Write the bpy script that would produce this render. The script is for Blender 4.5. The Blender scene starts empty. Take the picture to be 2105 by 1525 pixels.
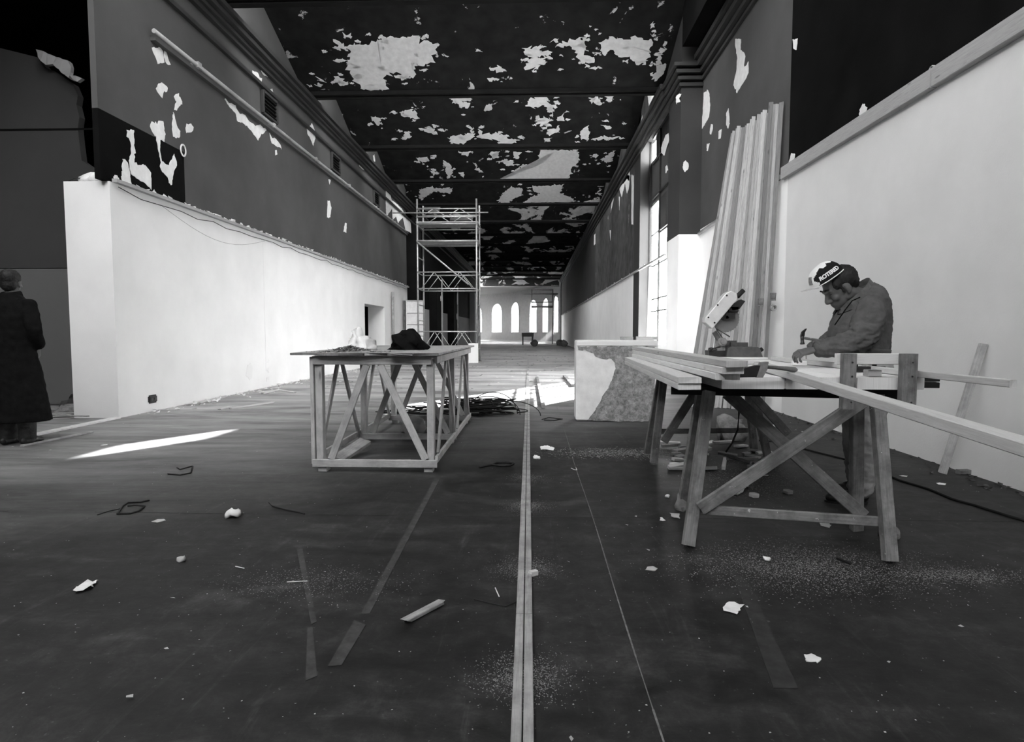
import bpy, bmesh, math, random
from mathutils import Vector as V, Matrix, noise as mn

# ------------------------------------------------------------------ camera, sky, sun, daylight openings, exposure
sc = bpy.context.scene
COL = sc.collection
EYE = 1.15
FPX, CXP, CYP = 1250.0, 1052.5, 762.5
PITCH = math.atan((CYP - 683) / FPX)
YAW = math.atan((1095 - CXP) / FPX * math.cos(PITCH))
cam = bpy.data.cameras.new('camera')
cam.sensor_fit = 'HORIZONTAL'; cam.sensor_width = 36.0; cam.lens = 36.0 * FPX / 2105.0
cam.clip_start = 0.05; cam.clip_end = 400
camo = bpy.data.objects.new('camera', cam); COL.objects.link(camo)
camo.location = (0, 0, EYE); camo.rotation_euler = (math.pi / 2 - PITCH, 0, YAW)
sc.camera = camo

sc.view_settings.view_transform = 'Standard'; sc.view_settings.look = 'None'
sc.view_settings.gamma = 1.0; sc.view_settings.use_curve_mapping = False
sc.view_settings.exposure = 0.1
sc.cycles.use_denoising = True
sc.cycles.max_bounces = 10; sc.cycles.diffuse_bounces = 6; sc.cycles.glossy_bounces = 3
sc.cycles.transparent_max_bounces = 12
sc.cycles.sample_clamp_indirect = 12.0
sc.cycles.caustics_reflective = False; sc.cycles.caustics_refractive = False

SKY = 13.0
world = bpy.data.worlds.new('overcast_sky'); sc.world = world
world.use_nodes = True
wn = world.node_tree; wn.nodes.clear()
wo = wn.nodes.new('ShaderNodeOutputWorld'); wb = wn.nodes.new('ShaderNodeBackground')
wg = wn.nodes.new('ShaderNodeTexCoord'); ws = wn.nodes.new('ShaderNodeSeparateXYZ'); wr = wn.nodes.new('ShaderNodeValToRGB')
wn.links.new(wg.outputs['Generated'], ws.inputs[0]); wn.links.new(ws.outputs['Z'], wr.inputs[0])
wr.color_ramp.elements[0].position = 0.0; wr.color_ramp.elements[0].color = (.35, .35, .35, 1)
wr.color_ramp.elements[1].position = 0.02; wr.color_ramp.elements[1].color = (1, 1, 1, 1)
SUN_AZ = (.525, .851)                     # horizontal direction towards the sun: behind the far right windows
SUN_EL = math.radians(24.5)
_sd = V((SUN_AZ[0] * math.cos(SUN_EL), SUN_AZ[1] * math.cos(SUN_EL), math.sin(SUN_EL)))
# the sky is brightest round the sun and falls off smoothly to the other side
wd = wn.nodes.new('ShaderNodeVectorMath'); wd.operation = 'DOT_PRODUCT'; wd.inputs[1].default_value = _sd
wn.links.new(wg.outputs['Generated'], wd.inputs[0])
wm = wn.nodes.new('ShaderNodeMapRange'); wm.inputs['From Min'].default_value = -1; wm.inputs['From Max'].default_value = 1
wm.inputs['To Min'].default_value = 0; wm.inputs['To Max'].default_value = 1
wn.links.new(wd.outputs['Value'], wm.inputs['Value'])
wp_ = wn.nodes.new('ShaderNodeMath'); wp_.operation = 'POWER'; wp_.inputs[1].default_value = 3.0; wn.links.new(wm.outputs[0], wp_.inputs[0])
wq = wn.nodes.new('ShaderNodeMath'); wq.operation = 'MULTIPLY_ADD'; wq.inputs[1].default_value = SKY * 2.3; wq.inputs[2].default_value = SKY
wn.links.new(wp_.outputs[0], wq.inputs[0]); wn.links.new(wq.outputs[0], wb.inputs[1])
wn.links.new(wr.outputs[0], wb.inputs[0])
wn.links.new(wb.outputs[0], wo.inputs[0])

sun = bpy.data.lights.new('sun', 'SUN'); sun.energy = 120; sun.angle = math.radians(.55)
suno = bpy.data.objects.new('sun', sun); COL.objects.link(suno)
suno.rotation_euler = _sd.to_track_quat('Z', 'Y').to_euler()

XL, XR, XP = -5.55, 3.55, 3.1              # left wall, right wall near, right wall beyond the pilaster
GUT = [15.15 + 4.28 * k for k in range(-6, 13)]   # roof gutters of the saw-tooth roof
ZG, ZRISE = 6.95, 1.68

def portal(name, loc, sx, sy, direction):
    l = bpy.data.lights.new(name, 'AREA'); l.shape = 'RECTANGLE'; l.size = sx; l.size_y = sy
    l.cycles.is_portal = True
    o = bpy.data.objects.new(name, l); COL.objects.link(o)
    o.location = loc; o.rotation_euler = V(direction).to_track_quat('-Z', 'Y').to_euler()
    return o
for k, y in enumerate(GUT):
    if -7 < y < 28.5: portal('skylight_portal', (-1.2, y - .02, ZG + .2 + (ZRISE - .25) / 2), 8.6, ZRISE - .3, (0, 1, 0))
portal('window_portal', (XP + .55, 16.15, 3.7), 4.2, 6.2, (-1, 0, 0))

# ------------------------------------------------------------------ helpers
R = random.Random(7)
def at(x, y, plane, v):
    """a point of the photograph (2105 x 1525) carried onto the plane X=v, Y=v or Z=v"""
    m = camo.rotation_euler.to_matrix()
    d = m @ V(((x - CXP), -(y - CYP), -FPX)); o = V((0, 0, EYE))
    i = 'XYZ'.index(plane)
    return o + d * ((v - o[i]) / d[i])
def fl(x, y, z=0.0): return at(x, y, 'Z', z)

def lin(v):
    v /= 255.0
    return v / 12.92 if v <= .04045 else ((v + .055) / 1.055) ** 2.4

def base_nodes(name, rough, spec, metal):
    m = bpy.data.materials.new(name); m.use_nodes = True
    nt = m.node_tree; b = nt.nodes['Principled BSDF']
    b.inputs['Roughness'].default_value = rough
    b.inputs['Specular IOR Level'].default_value = spec
    b.inputs['Metallic'].default_value = metal
    return m, nt, b
def N(nt, t, **k):
    n = nt.nodes.new(t)
    for a, v in k.items(): setattr(n, a, v)
    return n
def ramp(nt, src, stops):
    r = N(nt, 'ShaderNodeValToRGB'); e = r.color_ramp.elements
    while len(e) < len(stops): e.new(.5)
    for el, (p, c) in zip(e, stops):
        el.position = p; el.color = (c, c, c, 1)
    nt.links.new(src, r.inputs[0]); return r
def mixc(nt, fac, a, b, mode='MIX'):
    x = N(nt, 'ShaderNodeMix', data_type='RGBA', blend_type=mode)
    for s, v in ((0, fac), (6, a), (7, b)):
        if isinstance(v, (int, float)):
            x.inputs[s].default_value = v if s == 0 else (v, v, v, 1)
        else: nt.links.new(v, x.inputs[s])
    return x.outputs[2]
def noise_tex(nt, co, scale, detail=6, rough=.55, dist=0, sx=(1, 1, 1)):
    mp = N(nt, 'ShaderNodeMapping'); mp.inputs['Scale'].default_value = sx
    nt.links.new(co, mp.inputs[0])
    t = N(nt, 'ShaderNodeTexNoise'); t.inputs['Scale'].default_value = scale; t.inputs['Detail'].default_value = detail
    t.inputs['Roughness'].default_value = rough; t.inputs['Distortion'].default_value = dist
    nt.links.new(mp.outputs[0], t.inputs['Vector']); return t.outputs['Fac']
def bump(nt, b, h, strength, dist=.02):
    bp = N(nt, 'ShaderNodeBump'); bp.inputs['Strength'].default_value = strength; bp.inputs['Distance'].default_value = dist
    nt.links.new(h, bp.inputs['Height']); nt.links.new(bp.outputs[0], b.inputs['Normal'])

def plain(name, c, rough=.8, var=.15, scale=5, bmp=.15, spec=.25, metal=0, bscale=None, bdist=.01, sx=(1, 1, 1)):
    m, nt, b = base_nodes(name, rough, spec, metal)
    co = N(nt, 'ShaderNodeTexCoord').outputs['Object']
    n = noise_tex(nt, co, scale, sx=sx)
    r = ramp(nt, n, [(.3, c * (1 - var)), (.7, c * (1 + var))])
    nt.links.new(r.outputs[0], b.inputs['Base Color'])
    if bmp: bump(nt, b, noise_tex(nt, co, bscale or scale * 6, 4, sx=sx), bmp, bdist)
    return m

def wood(name, c, var=.3, rough=.7, bmp=.25, rnd=.25, dirt=0.0, spots=0):
    m, nt, b = base_nodes(name, rough, .25, 0)
    tc = N(nt, 'ShaderNodeTexCoord')
    g = noise_tex(nt, tc.outputs['UV'], 5, 5, .6, .8, (.9, 16, 1))
    f = noise_tex(nt, tc.outputs['UV'], 14, 3, .6, 0, (1, 26, 1))
    r = ramp(nt, g, [(.3, c * (1 - var)), (.5, c), (.72, c * (1 + var * .7))])
    col = mixc(nt, .22, r.outputs[0], ramp(nt, f, [(.35, c * .55), (.65, c * 1.2)]).outputs[0])
    kn = N(nt, 'ShaderNodeTexVoronoi'); kn.inputs['Scale'].default_value = 3.2
    mp = N(nt, 'ShaderNodeMapping'); mp.inputs['Scale'].default_value = (.7, 3.0, 1)
    nt.links.new(tc.outputs['UV'], mp.inputs[0]); nt.links.new(mp.outputs[0], kn.inputs['Vector'])
    kr = ramp(nt, kn.outputs['Distance'], [(.05, .35), (.1, 1.0)])
    col = mixc(nt, .7, col, kr.outputs[0], 'MULTIPLY')
    if dirt:
        d = noise_tex(nt, tc.outputs['Object'], 7, 6, .65)
        col = mixc(nt, dirt, col, ramp(nt, d, [(.38, .25), (.6, 1.1)]).outputs[0], 'MULTIPLY')
    if spots:                                   # splashes of white paint
        sn = noise_tex(nt, tc.outputs['Object'], 26, 3, .6)
        col = mixc(nt, ramp(nt, sn, [(.70, 0), (.73, .9)]).outputs[0], col, .55)
    oi = N(nt, 'ShaderNodeObjectInfo')
    mr = N(nt, 'ShaderNodeMapRange'); mr.inputs['To Min'].default_value = 1 - rnd; mr.inputs['To Max'].default_value = 1 + rnd * .5
    nt.links.new(oi.outputs['Random'], mr.inputs['Value'])
    cb = N(nt, 'ShaderNodeCombineColor')
    for i in range(3): nt.links.new(mr.outputs[0], cb.inputs[i])
    col = mixc(nt, 1.0, col, cb.outputs[0], 'MULTIPLY')
    nt.links.new(col, b.inputs['Base Color'])
    if bmp: bump(nt, b, g, bmp, .004)
    return m

# ---- meshes: a bmesh in world metres, moved to its parent's base when linked
def link(name, bm, m, parent=None, smooth=False, kind=None, label=None):
    if parent is not None:
        o0 = parent; off = V((0, 0, 0))
        while o0 is not None: off += o0.location; o0 = o0.parent
        bmesh.ops.translate(bm, verts=bm.verts, vec=-off)
    me = bpy.data.meshes.new(name); bm.to_mesh(me); bm.free()
    if smooth:
        for p in me.polygons: p.use_smooth = True
    for x in (m if isinstance(m, (list, tuple)) else [m]): me.materials.append(x)
    o = bpy.data.objects.new(name, me); COL.objects.link(o)
    if parent is not None: o.parent = parent
    if kind: o['kind'] = kind
    if label: o['label'] = label
    return o
def single(name, bm, m, label, cat, base=None, group=None, smooth=False, kind=None):
    """a thing that is one mesh; its origin goes to its base"""
    if base is None:
        xs = [v.co for v in bm.verts]
        base = V((sum(v.x for v in xs) / len(xs), sum(v.y for v in xs) / len(xs), min(v.z for v in xs)))
    bmesh.ops.translate(bm, verts=bm.verts, vec=-V(base))
    o = link(name, bm, m, None, smooth, kind); o.location = base
    o['label'] = label; o['category'] = cat
    if group: o['group'] = group
    return o
def thing(name, label, cat, loc, group=None):
    o = bpy.data.objects.new(name, None); COL.objects.link(o); o.location = loc; o.empty_display_size = .1
    o['label'] = label; o['category'] = cat
    if group: o['group'] = group
    return o
def struct(name, bm, m, parent=None):
    return link(name, bm, m, parent, kind='structure' if parent is None else None)

def BM():
    bm = bmesh.new(); bm.loops.layers.uv.new('UVMap'); return bm
def box(bm, x0, x1, y0, y1, z0, z1, mi=0):
    vs = [bm.verts.new((x, y, z)) for z in (z0, z1) for y in (y0, y1) for x in (x0, x1)]
    uv = bm.loops.layers.uv.verify()
    for q in ((0, 2, 3, 1), (4, 5, 7, 6), (0, 1, 5, 4), (2, 6, 7, 3), (0, 4, 6, 2), (1, 3, 7, 5)):
        f = bm.faces.new([vs[i] for i in q]); f.material_index = mi
        n = f.normal if f.normal.length else V((0, 0, 1)); f.normal_update(); n = f.normal
        for l in f.loops:
            c = l.vert.co
            l[uv].uv = (c.y, c.z) if abs(n.x) > .7 else ((c.x, c.z) if abs(n.y) > .7 else (c.x, c.y))
    return vs
def bar(bm, p0, p1, w, t, up=(0, 0, 1), ch=.003, mi=0, jag=0.0):
    """a sawn timber from p0 to p1: width w across, thickness t along 'up', edges chamfered, grain along its length"""
    p0, p1 = V(p0), V(p1); d = (p1 - p0); L = d.length; d.normalize()
    s = d.cross(V(up))
    if s.length < 1e-4: s = d.cross(V((1, 0, 0)))
    s.normalize(); u = s.cross(d).normalized()
    a, b_ = w / 2, t / 2; c = min(ch, a * .4, b_ * .4)
    prof = [(-a + c, -b_), (a - c, -b_), (a, -b_ + c), (a, b_ - c), (a - c, b_), (-a + c, b_), (-a, b_ - c), (-a, -b_ + c)]
    uv = bm.loops.layers.uv.verify(); ou, ov = R.uniform(0, 40), R.uniform(0, 40)
    r0 = [bm.verts.new(p0 + s * x + u * y + d * R.uniform(-jag, jag)) for x, y in prof]
    r1 = [bm.verts.new(p1 + s * x + u * y + d * R.uniform(-jag, jag)) for x, y in prof]
    acc = [0]
    for i in range(8): acc.append(acc[-1] + math.dist(prof[i], prof[(i + 1) % 8]))
    for i in range(8):
        j = (i + 1) % 8
        f = bm.faces.new((r0[i], r0[j], r1[j], r1[i])); f.material_index = mi
        for l, (x, y) in zip(f.loops, ((0, acc[i]), (0, acc[i + 1]), (L, acc[i + 1]), (L, acc[i]))): l[uv].uv = (x + ou, y + ov)
    for ring in (r0[::-1], r1):
        f = bm.faces.new(ring); f.material_index = mi
        for l in f.loops: l[uv].uv = ((l.vert.co - p0).dot(u) * .3 + ou, (l.vert.co - p0).dot(s) + ov)
def tube(bm, pts, r, n=8, mi=0, cap=True):
    pts = [V(p) for p in pts]; rings = []
    rr = r if isinstance(r, (list, tuple)) else [r] * len(pts)
    ref = V((0, 0, 1))
    for i, p in enumerate(pts):
        d = (pts[min(i + 1, len(pts) - 1)] - pts[max(i - 1, 0)])
        d = d.normalized() if d.length > 1e-9 else V((0, 0, 1))
        s = d.cross(ref)
        if s.length < .05: s = d.cross(V((1, 0, 0)))
        s.normalize(); u = s.cross(d)
        rings.append([bm.verts.new(p + s * math.cos(6.28318 * k / n) * rr[i] + u * math.sin(6.28318 * k / n) * rr[i]) for k in range(n)])
    for a, b in zip(rings, rings[1:]):
        for k in range(n):
            f = bm.faces.new((a[k], a[(k + 1) % n], b[(k + 1) % n], b[k])); f.material_index = mi; f.smooth = True
    if cap:
        for ring in (rings[0][::-1], rings[-1]):
            f = bm.faces.new(ring); f.material_index = mi
def loft(bm, rings, n=20, mi=0):
    """rings: (centre, axis a, axis b) - closed tube of ellipses"""
    rs = []
    for c, a, b in rings:
        c, a, b = V(c), V(a), V(b)
        rs.append([bm.verts.new(c + a * math.cos(6.28318 * k / n) + b * math.sin(6.28318 * k / n)) for k in range(n)])
    for p, q in zip(rs, rs[1:]):
        for k in range(n):
            f = bm.faces.new((p[k], p[(k + 1) % n], q[(k + 1) % n], q[k])); f.material_index = mi; f.smooth = True
    bm.faces.new(rs[0][::-1]).material_index = mi; bm.faces.new(rs[-1]).material_index = mi
def ball(bm, c, rx, ry=None, rz=None, rot=None, seg=16, mi=0):
    ry = ry or rx; rz = rz or rx
    m = Matrix.Translation(V(c)) @ (rot.to_4x4() if rot else Matrix()) @ Matrix.Diagonal((rx, ry, rz, 1))
    r = bmesh.ops.create_uvsphere(bm, u_segments=seg, v_segments=max(6, seg // 2), radius=1, matrix=m)
    for v in r['verts']:
        for f in v.link_faces: f.smooth = True; f.material_index = mi
def cyl(bm, p0, p1, r, n=16, r2=None, mi=0):
    tube(bm, [p0, p1], [r, r if r2 is None else r2], n, mi)
def prism(bm, pts, d, mi=0):
    """polygon pts (3D, planar) pushed along vector d"""
    d = V(d); a = [bm.verts.new(V(p)) for p in pts]; b = [bm.verts.new(V(p) + d) for p in pts]
    n = len(a)
    fs = [bm.faces.new(a), bm.faces.new(b[::-1])]
    for i in range(n): bm.faces.new((a[i], b[i], b[(i + 1) % n], a[(i + 1) % n]))
    for f in fs: f.normal_update()
    bmesh.ops.triangulate(bm, faces=fs)
def jagged(pts, amp, step, flat=None):
    """subdivide a closed outline and roughen it like torn paint: wander plus small tears"""
    out = []; n = len(pts); sd = R.uniform(0, 99)
    for i in range(n):
        a, b = V(pts[i]), V(pts[(i + 1) % n]); k = max(1, int((b - a).length / (step * .45)))
        for j in range(k):
            p = a.lerp(b, j / k)
            w = mn.noise_vector(p * (.9 / step) + V((sd, 0, 0))) * amp * 1.5 + mn.noise_vector(p * (3.1 / step) + V((0, sd, 0))) * amp
            if R.random() < .10: w += V((R.uniform(-1, 1), R.uniform(-1, 1), R.uniform(-1, 1))) * amp * 2.2
            p = p + w
            if flat: p['XYZ'.index(flat[0])] = flat[1]
            out.append(p)
    return out
def crumple(bm, amp, scale, seed=0):
    for v in bm.verts:
        v.co += mn.noise_vector(v.co * scale + V((seed, seed * 2, 0))) * amp

# ------------------------------------------------------------------ materials
M = {}
M['white_wall'] = plain('white_plaster', .76, .9, .05, 1.4, .25, .15, bscale=70, bdist=.004)
M['near_wall'] = plain('grey_white_plaster', .72, .9, .05, 1.4, .3, .15, bscale=70, bdist=.004)
M['pale'] = plain('bare_plaster', .72, .95, .10, 9, .2, .1, bscale=60)
M['grey_wall'] = plain('dark_grey_paint', .076, .85, .12, 1.2, .15, .12, bscale=60, bdist=.004)
M['grey_pilaster'] = plain('pilaster_paint', .045, .85, .12, 1.2, .1, .1, bscale=60)
M['black_wall'] = plain('black_paint', .006, .9, .3, 2, .1, .04, bscale=60)
M['partition'] = plain('partition_board_paint', .12, .85, .08, 1.0, .1, .2, bscale=60)
M['partition_dark'] = plain('partition_upper_grey', .05, .85, .1, 1.0, .1, .2, bscale=60)  # darker tone for the partition above door height
M['cornice'] = plain('cornice_paint', .03, .6, .2, 3, .05, .3)
M['grey_dado'] = plain('grey_dado_paint', .33, .85, .08, 1.5, .1, .2)
M['concrete_beam'] = plain('ceiling_black', .015, .9, .25, 2, .1, .05)
M['batten'] = wood('dusty_batten', .45, .2, .85)
M['pipe'] = plain('pale_pipe_paint', .32, .45, .25, 3, .05, .5)
M['pine'] = wood('new_pine', .62, .16)
M['pine_grey'] = wood('grey_pine', .38, .25, dirt=.4)
M['pine_dark'] = wood('weathered_trestle_wood', .22, .3, dirt=.6, spots=1)
M['pine_black'] = wood('black_stained_timber', .012, .4)
M['board_white'] = wood('pale_bench_board', .78, .06, .8, .1)
M['table_wood'] = wood('unpainted_table_wood', .50, .18, dirt=.3)
M['lumber'] = wood('rough_sawn_lumber', .32, .35, rnd=.6)
M['iron'] = plain('dark_iron', .035, .45, .3, 20, .1, .5, .6)
M['black'] = plain('black_rubber', .012, .6, .2, 10, .05, .3)
M['wire'] = plain('cable_sheath', .014, .6, .3, 10, 0, .3)
M['steel'] = plain('galvanised_tube', .42, .4, .2, 12, .05, .5, .5)
M['alu'] = plain('cast_aluminium', .62, .4, .12, 10, .1, .5, .2)
M['saw_base'] = plain('grey_cast_base', .09, .45, .25, 18, .1, .5, .3)
M['blade'] = plain('saw_blade_steel', .16, .45, .2, 9, .03, .5, .3)
M['cloth_black'] = plain('black_cloth', .007, .95, .3, 20, .4, .05, bscale=40)
M['jacket'] = plain('grey_work_jacket_cloth', .088, .95, .22, 14, .5, .05, bscale=180, bdist=.003)
M['trousers'] = plain('grey_trouser_cloth', .34, .95, .2, 12, .4, .05, bscale=150, bdist=.003)
M['skin'] = plain('skin', .095, .55, .12, 25, .15, .35, bscale=90, bdist=.002)
M['hair'] = plain('dark_hair', .010, .6, .4, 40, .5, .3, bscale=120, sx=(1, 1, .3))
M['cap_white'] = plain('white_cap_cotton', .78, .9, .04, 20, .2, .1)
M['cap_black'] = plain('black_cap_cotton', .012, .9, .2, 20, .2, .1)
M['cap_grey'] = plain('grey_cap_print', .22, .9, .4, 60, .2, .1)
M['shoe'] = plain('black_shoe_leather', .010, .5, .2, 20, .1, .4)
M['paper'] = plain('paper', .78, .9, .06, 12, .1, .1)
M['card'] = plain('grey_card', .46, .9, .15, 12, .1, .1)
M['rag'] = plain('dirty_rag', .22, .95, .35, 12, .5, .05, bscale=50)
M['rag_dark'] = plain('dark_rag', .06, .95, .4, 10, .5, .05, bscale=50)
M['sheet'] = plain('pale_plastic_sheet', .7, .45, .2, 14, .3, .4, bscale=40)
M['chalk'] = plain('chalk', .17, .95, .4, 30, 0, .05)
M['tape_faint'] = plain('fainter_tape_mark', .034, .8, .35, 16, .05, .2)
M['tape'] = plain('old_tape_mark', .055, .8, .35, 16, .05, .2)
M['dust'] = plain('sawdust', .25, 1, .35, 60, 0, .05)
M['tin'] = plain('small_tin', .25, .5, .3, 20, .05, .5, .3)

def glass_mat():
    m = bpy.data.materials.new('window_glass'); m.use_nodes = True; nt = m.node_tree
    nt.nodes.remove(nt.nodes['Principled BSDF']); out = nt.nodes['Material Output']
    t = N(nt, 'ShaderNodeBsdfTransparent'); t.inputs[0].default_value = (.93, .93, .93, 1)
    g = N(nt, 'ShaderNodeBsdfGlossy'); g.inputs['Roughness'].default_value = .05
    x = N(nt, 'ShaderNodeMixShader'); x.inputs[0].default_value = .06
    nt.links.new(t.outputs[0], x.inputs[1]); nt.links.new(g.outputs[0], x.inputs[2]); nt.links.new(x.outputs[0], out.inputs[0])
    return m
M['glass'] = glass_mat()

def floor_mat():
    m, nt, b = base_nodes('dark_worn_floor', .45, .28, 0)
    co = N(nt, 'ShaderNodeTexCoord').outputs['Object']
    big = noise_tex(nt, co, .55, 7, .62, .3)
    st = noise_tex(nt, co, 3.2, 7, .7, .5, (.35, 1.2, 1))
    sp = noise_tex(nt, co, 42, 3, .6)
    scr = noise_tex(nt, co, 2.2, 5, .75, .4, (5.5, .45, 1))
    c = ramp(nt, big, [(.32, .011), (.5, .020), (.7, .042)]).outputs[0]
    c = mixc(nt, .55, c, ramp(nt, st, [(.38, .008), (.56, .024), (.74, .085)]).outputs[0])
    c = mixc(nt, ramp(nt, scr, [(.58, 0), (.78, .5)]).outputs[0], c, .075)
    c = mixc(nt, ramp(nt, sp, [(.66, 0), (.74, .6)]).outputs[0], c, .11)
    blot = noise_tex(nt, co, 7, 9, .78, .3)
    c = mixc(nt, 1.0, c, ramp(nt, blot, [(.3, .35), (.5, .95), (.7, 2.0)]).outputs[0], 'MULTIPLY')
    # paler with distance: dust lying in rows, plus brighter light painted into the colour
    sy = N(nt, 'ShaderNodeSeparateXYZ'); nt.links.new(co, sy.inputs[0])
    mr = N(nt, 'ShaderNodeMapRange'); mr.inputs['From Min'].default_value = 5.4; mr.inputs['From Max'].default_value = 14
    ma = N(nt, 'ShaderNodeMath', operation='MULTIPLY_ADD'); ma.inputs[1].default_value = -.9   # paler leftward: light off the left wall put into the colour
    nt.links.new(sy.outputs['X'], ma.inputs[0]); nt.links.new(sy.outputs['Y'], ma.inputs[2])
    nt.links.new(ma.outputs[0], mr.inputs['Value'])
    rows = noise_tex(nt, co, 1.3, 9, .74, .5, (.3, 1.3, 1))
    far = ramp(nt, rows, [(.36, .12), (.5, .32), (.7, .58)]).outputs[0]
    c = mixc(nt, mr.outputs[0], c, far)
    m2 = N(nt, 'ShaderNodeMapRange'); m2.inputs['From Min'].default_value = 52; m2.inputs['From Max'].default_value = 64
    nt.links.new(sy.outputs['Y'], m2.inputs['Value']); c = mixc(nt, m2.outputs[0], c, .5)  # end stretch pale: light from the end windows painted into the floor colour
    nt.links.new(c, b.inputs['Base Color'])
    nt.links.new(ramp(nt, st, [(.3, .52), (.7, .72)]).outputs[0], b.inputs['Roughness'])
    bump(nt, b, st, .2, .01)
    return m
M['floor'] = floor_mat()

def slope_mat(name, cover, base, plaster, scale=.9, sx=(1, 1, 1)):
    """black ceiling paint that has peeled off the plaster in ragged flakes"""
    m, nt, b = base_nodes(name, .9, .06, 0)
    co = N(nt, 'ShaderNodeTexCoord').outputs['Object']
    n = noise_tex(nt, co, scale, 9, .62, .6, sx)
    n2 = noise_tex(nt, co, 3.0, 4, .5)
    msk = ramp(nt, n, [(cover, 0), (cover + .012, 1)]).outputs[0]
    blk = ramp(nt, n2, [(.3, base * .7), (.7, base * 1.35)]).outputs[0]
    pl = ramp(nt, n2, [(.3, plaster * .75), (.7, plaster * 1.1)]).outputs[0]
    nt.links.new(mixc(nt, msk, blk, pl), b.inputs['Base Color'])
    bump(nt, b, msk, .3, .004)
    return m
M['slope_near'] = slope_mat('black_ceiling_paint_flaking', .64, .016, .6, 1.9)
M['slope_far'] = slope_mat('black_ceiling_paint_worn', .545, .014, .58, .75, (1, 1, .6))
M['slope_end'] = slope_mat('black_downstand_paint_worn', .535, .03, .8, .8)
M['end_brick'] = plain('pale_end_wall_brick', .22, .9, .25, 3, .3, .15, bscale=30)
M['wallpeel'] = slope_mat('grey_paint_flaking_in_streaks', .66, .075, .6, 1.0, (1, 2.2, .5))

# ------------------------------------------------------------------ the hall
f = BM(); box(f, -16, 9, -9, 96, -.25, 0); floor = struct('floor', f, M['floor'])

ZWL, ZWR, ZWF = 3.13, 3.33, 2.93           # tops of the white lower walls
bm = BM()                                   # white lower wall on the left with the deep doorway
box(bm, XL - .62, XL, 7.93, 20.0, 0, ZWL); box(bm, XL - .62, XL, 20.0, 22.7, 2.1, ZWL); box(bm, XL - .62, XL, 22.7, 26.9, 0, ZWL)
wall_left = struct('wall_left', bm, M['white_wall'])
bm = BM(); box(bm, XL - .1, XL - .02, 9.72, 26.9, ZWL, 8.75)
link('upper_wall', bm, M['grey_wall'], wall_left)
bm = BM(); box(bm, XL - .1, XL - .02, 7.8, 9.72, 4.02, 8.75)
link('upper_wall', bm, M['grey_wall'], wall_left)
bm = BM(); box(bm, XL - .1, XL - .02, 7.8, 9.72, ZWL, 4.02)
link('black_painted_wall', bm, M['black_wall'], wall_left, label='black painted strip of wall above the white')
bm = BM()
box(bm, XL - .5, XL, 30.5, 63, 2.35, 8.75); link('far_upper_wall', bm, M['black_wall'], wall_left)
bm = BM(); box(bm, XL - .5, XL, 30.5, 63, 0, 2.35); link('far_lower_wall', bm, M['grey_dado'], wall_left)
bm = BM(); box(bm, -12, XL - .6, 27.0, 27.2, 0, 8.5); box(bm, -12, XL, 30.4, 30.6, 0, 8.5); box(bm, -9.2, -9, 27, 31, 0, 8.5)
box(bm, -8.5, XL - .55, 22.8, 23.0, 0, 3.4); box(bm, -8.5, XL - .55, 19.6, 19.8, 0, 3.4); box(bm, -8.4, -8.2, 19.6, 23, 0, 3.4); box(bm, -8.5, XL - .5, 19.6, 23, 3.0, 3.2)
link('side_room_wall', bm, M['black_wall'], wall_left)
for y0, y1, dx, m_, z1 in ((32.6, 34.4, .42, 'black_wall', 4.1), (39.6, 41.6, .42, 'black_wall', 4.3), (53.5, 56.5, .45, 'white_wall', 4.6)):
    bm = BM(); box(bm, XL, XL + dx, y0, y1, 0, z1); p = link('pier', bm, M[m_], wall_left)
    bm = BM(); box(bm, XL + dx, XL + dx + .06, y1 - .25, y1, 0, z1); link('pier_edge', bm, M['grey_dado'], p)
for (yc, zc, s) in ((41.0, 3.4, .42), (40.6, 2.2, .2), (41.2, 1.6, .18), (33.5, 3.0, .15), (56.0, 4.0, .3)):
    bm = BM(); pts = [V((XL + .49, yc + math.cos(a) * s * .6, zc + math.sin(a) * s)) for a in [i * .42 for i in range(15)]]
    prism(bm, jagged(pts, s * .08, .1, ('X', XL + .482)), (.012, 0, 0)); link('peeled_patch', bm, M['pale'], wall_left)

# right wall: near stretch, pilaster, stretch with the window
bm = BM(); box(bm, XP, XR + .5, 13.2, 14.3, 0, ZWR - .1); box(bm, XR, XR + .5, 8.75, 13.2, 0, ZWR)
WY0, WY1, WZ0 = 14.3, 18.2, .85
box(bm, XP, XP + .5, WY0, WY1, 0, WZ0)
def splay(b, z0, z1): prism(b, [(XP, 18.0, z0), (XP + .5, 18.7, z0), (XP + .5, 19, z0), (XP, 19, z0)], (0, 0, z1 - z0))
box(bm, XP, XP + .5, 19, 66.8, 0, ZWF)
M['white_wall_right'] = plain('white_plaster_right', .93, .9, .04, 1.4, .25, .15, bscale=70, bdist=.004)
wall_right = struct('wall_right', bm, M['white_wall_right'])
bm = BM(); box(bm, XR, XR + .5, -9, 8.75, 0, ZWR); link('near_wall', bm, M['near_wall'], wall_right)
bm = BM(); box(bm, XR, XR + .5, -9, 8.75, ZWR, 8.75); link('black_painted_wall', bm, M['black_wall'], wall_right, label='black painted upper wall above the workbench')
bm = BM(); box(bm, XR, XR + .5, 8.75, 13.2, ZWR, 8.75); link('upper_wall', bm, M['grey_wall'], wall_right)
bm = BM(); box(bm, XP, XR + .5, 13.2, 14.3, ZWR - .1, 8.75); link('pilaster', bm, M['grey_pilaster'], wall_right)
bm = BM(); box(bm, XP, XP + .5, WY0, WY1 + .4, 6.75, 8.75); box(bm, XP, XP + .5, 19, 30.5, ZWF, 8.75)
link('upper_wall', bm, M['wallpeel'], wall_right)
bm = BM(); box(bm, XP, XP + .5, 30.5, 66.8, ZWF, 8.75); link('upper_wall', bm, M['grey_pilaster'], wall_right)
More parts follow.
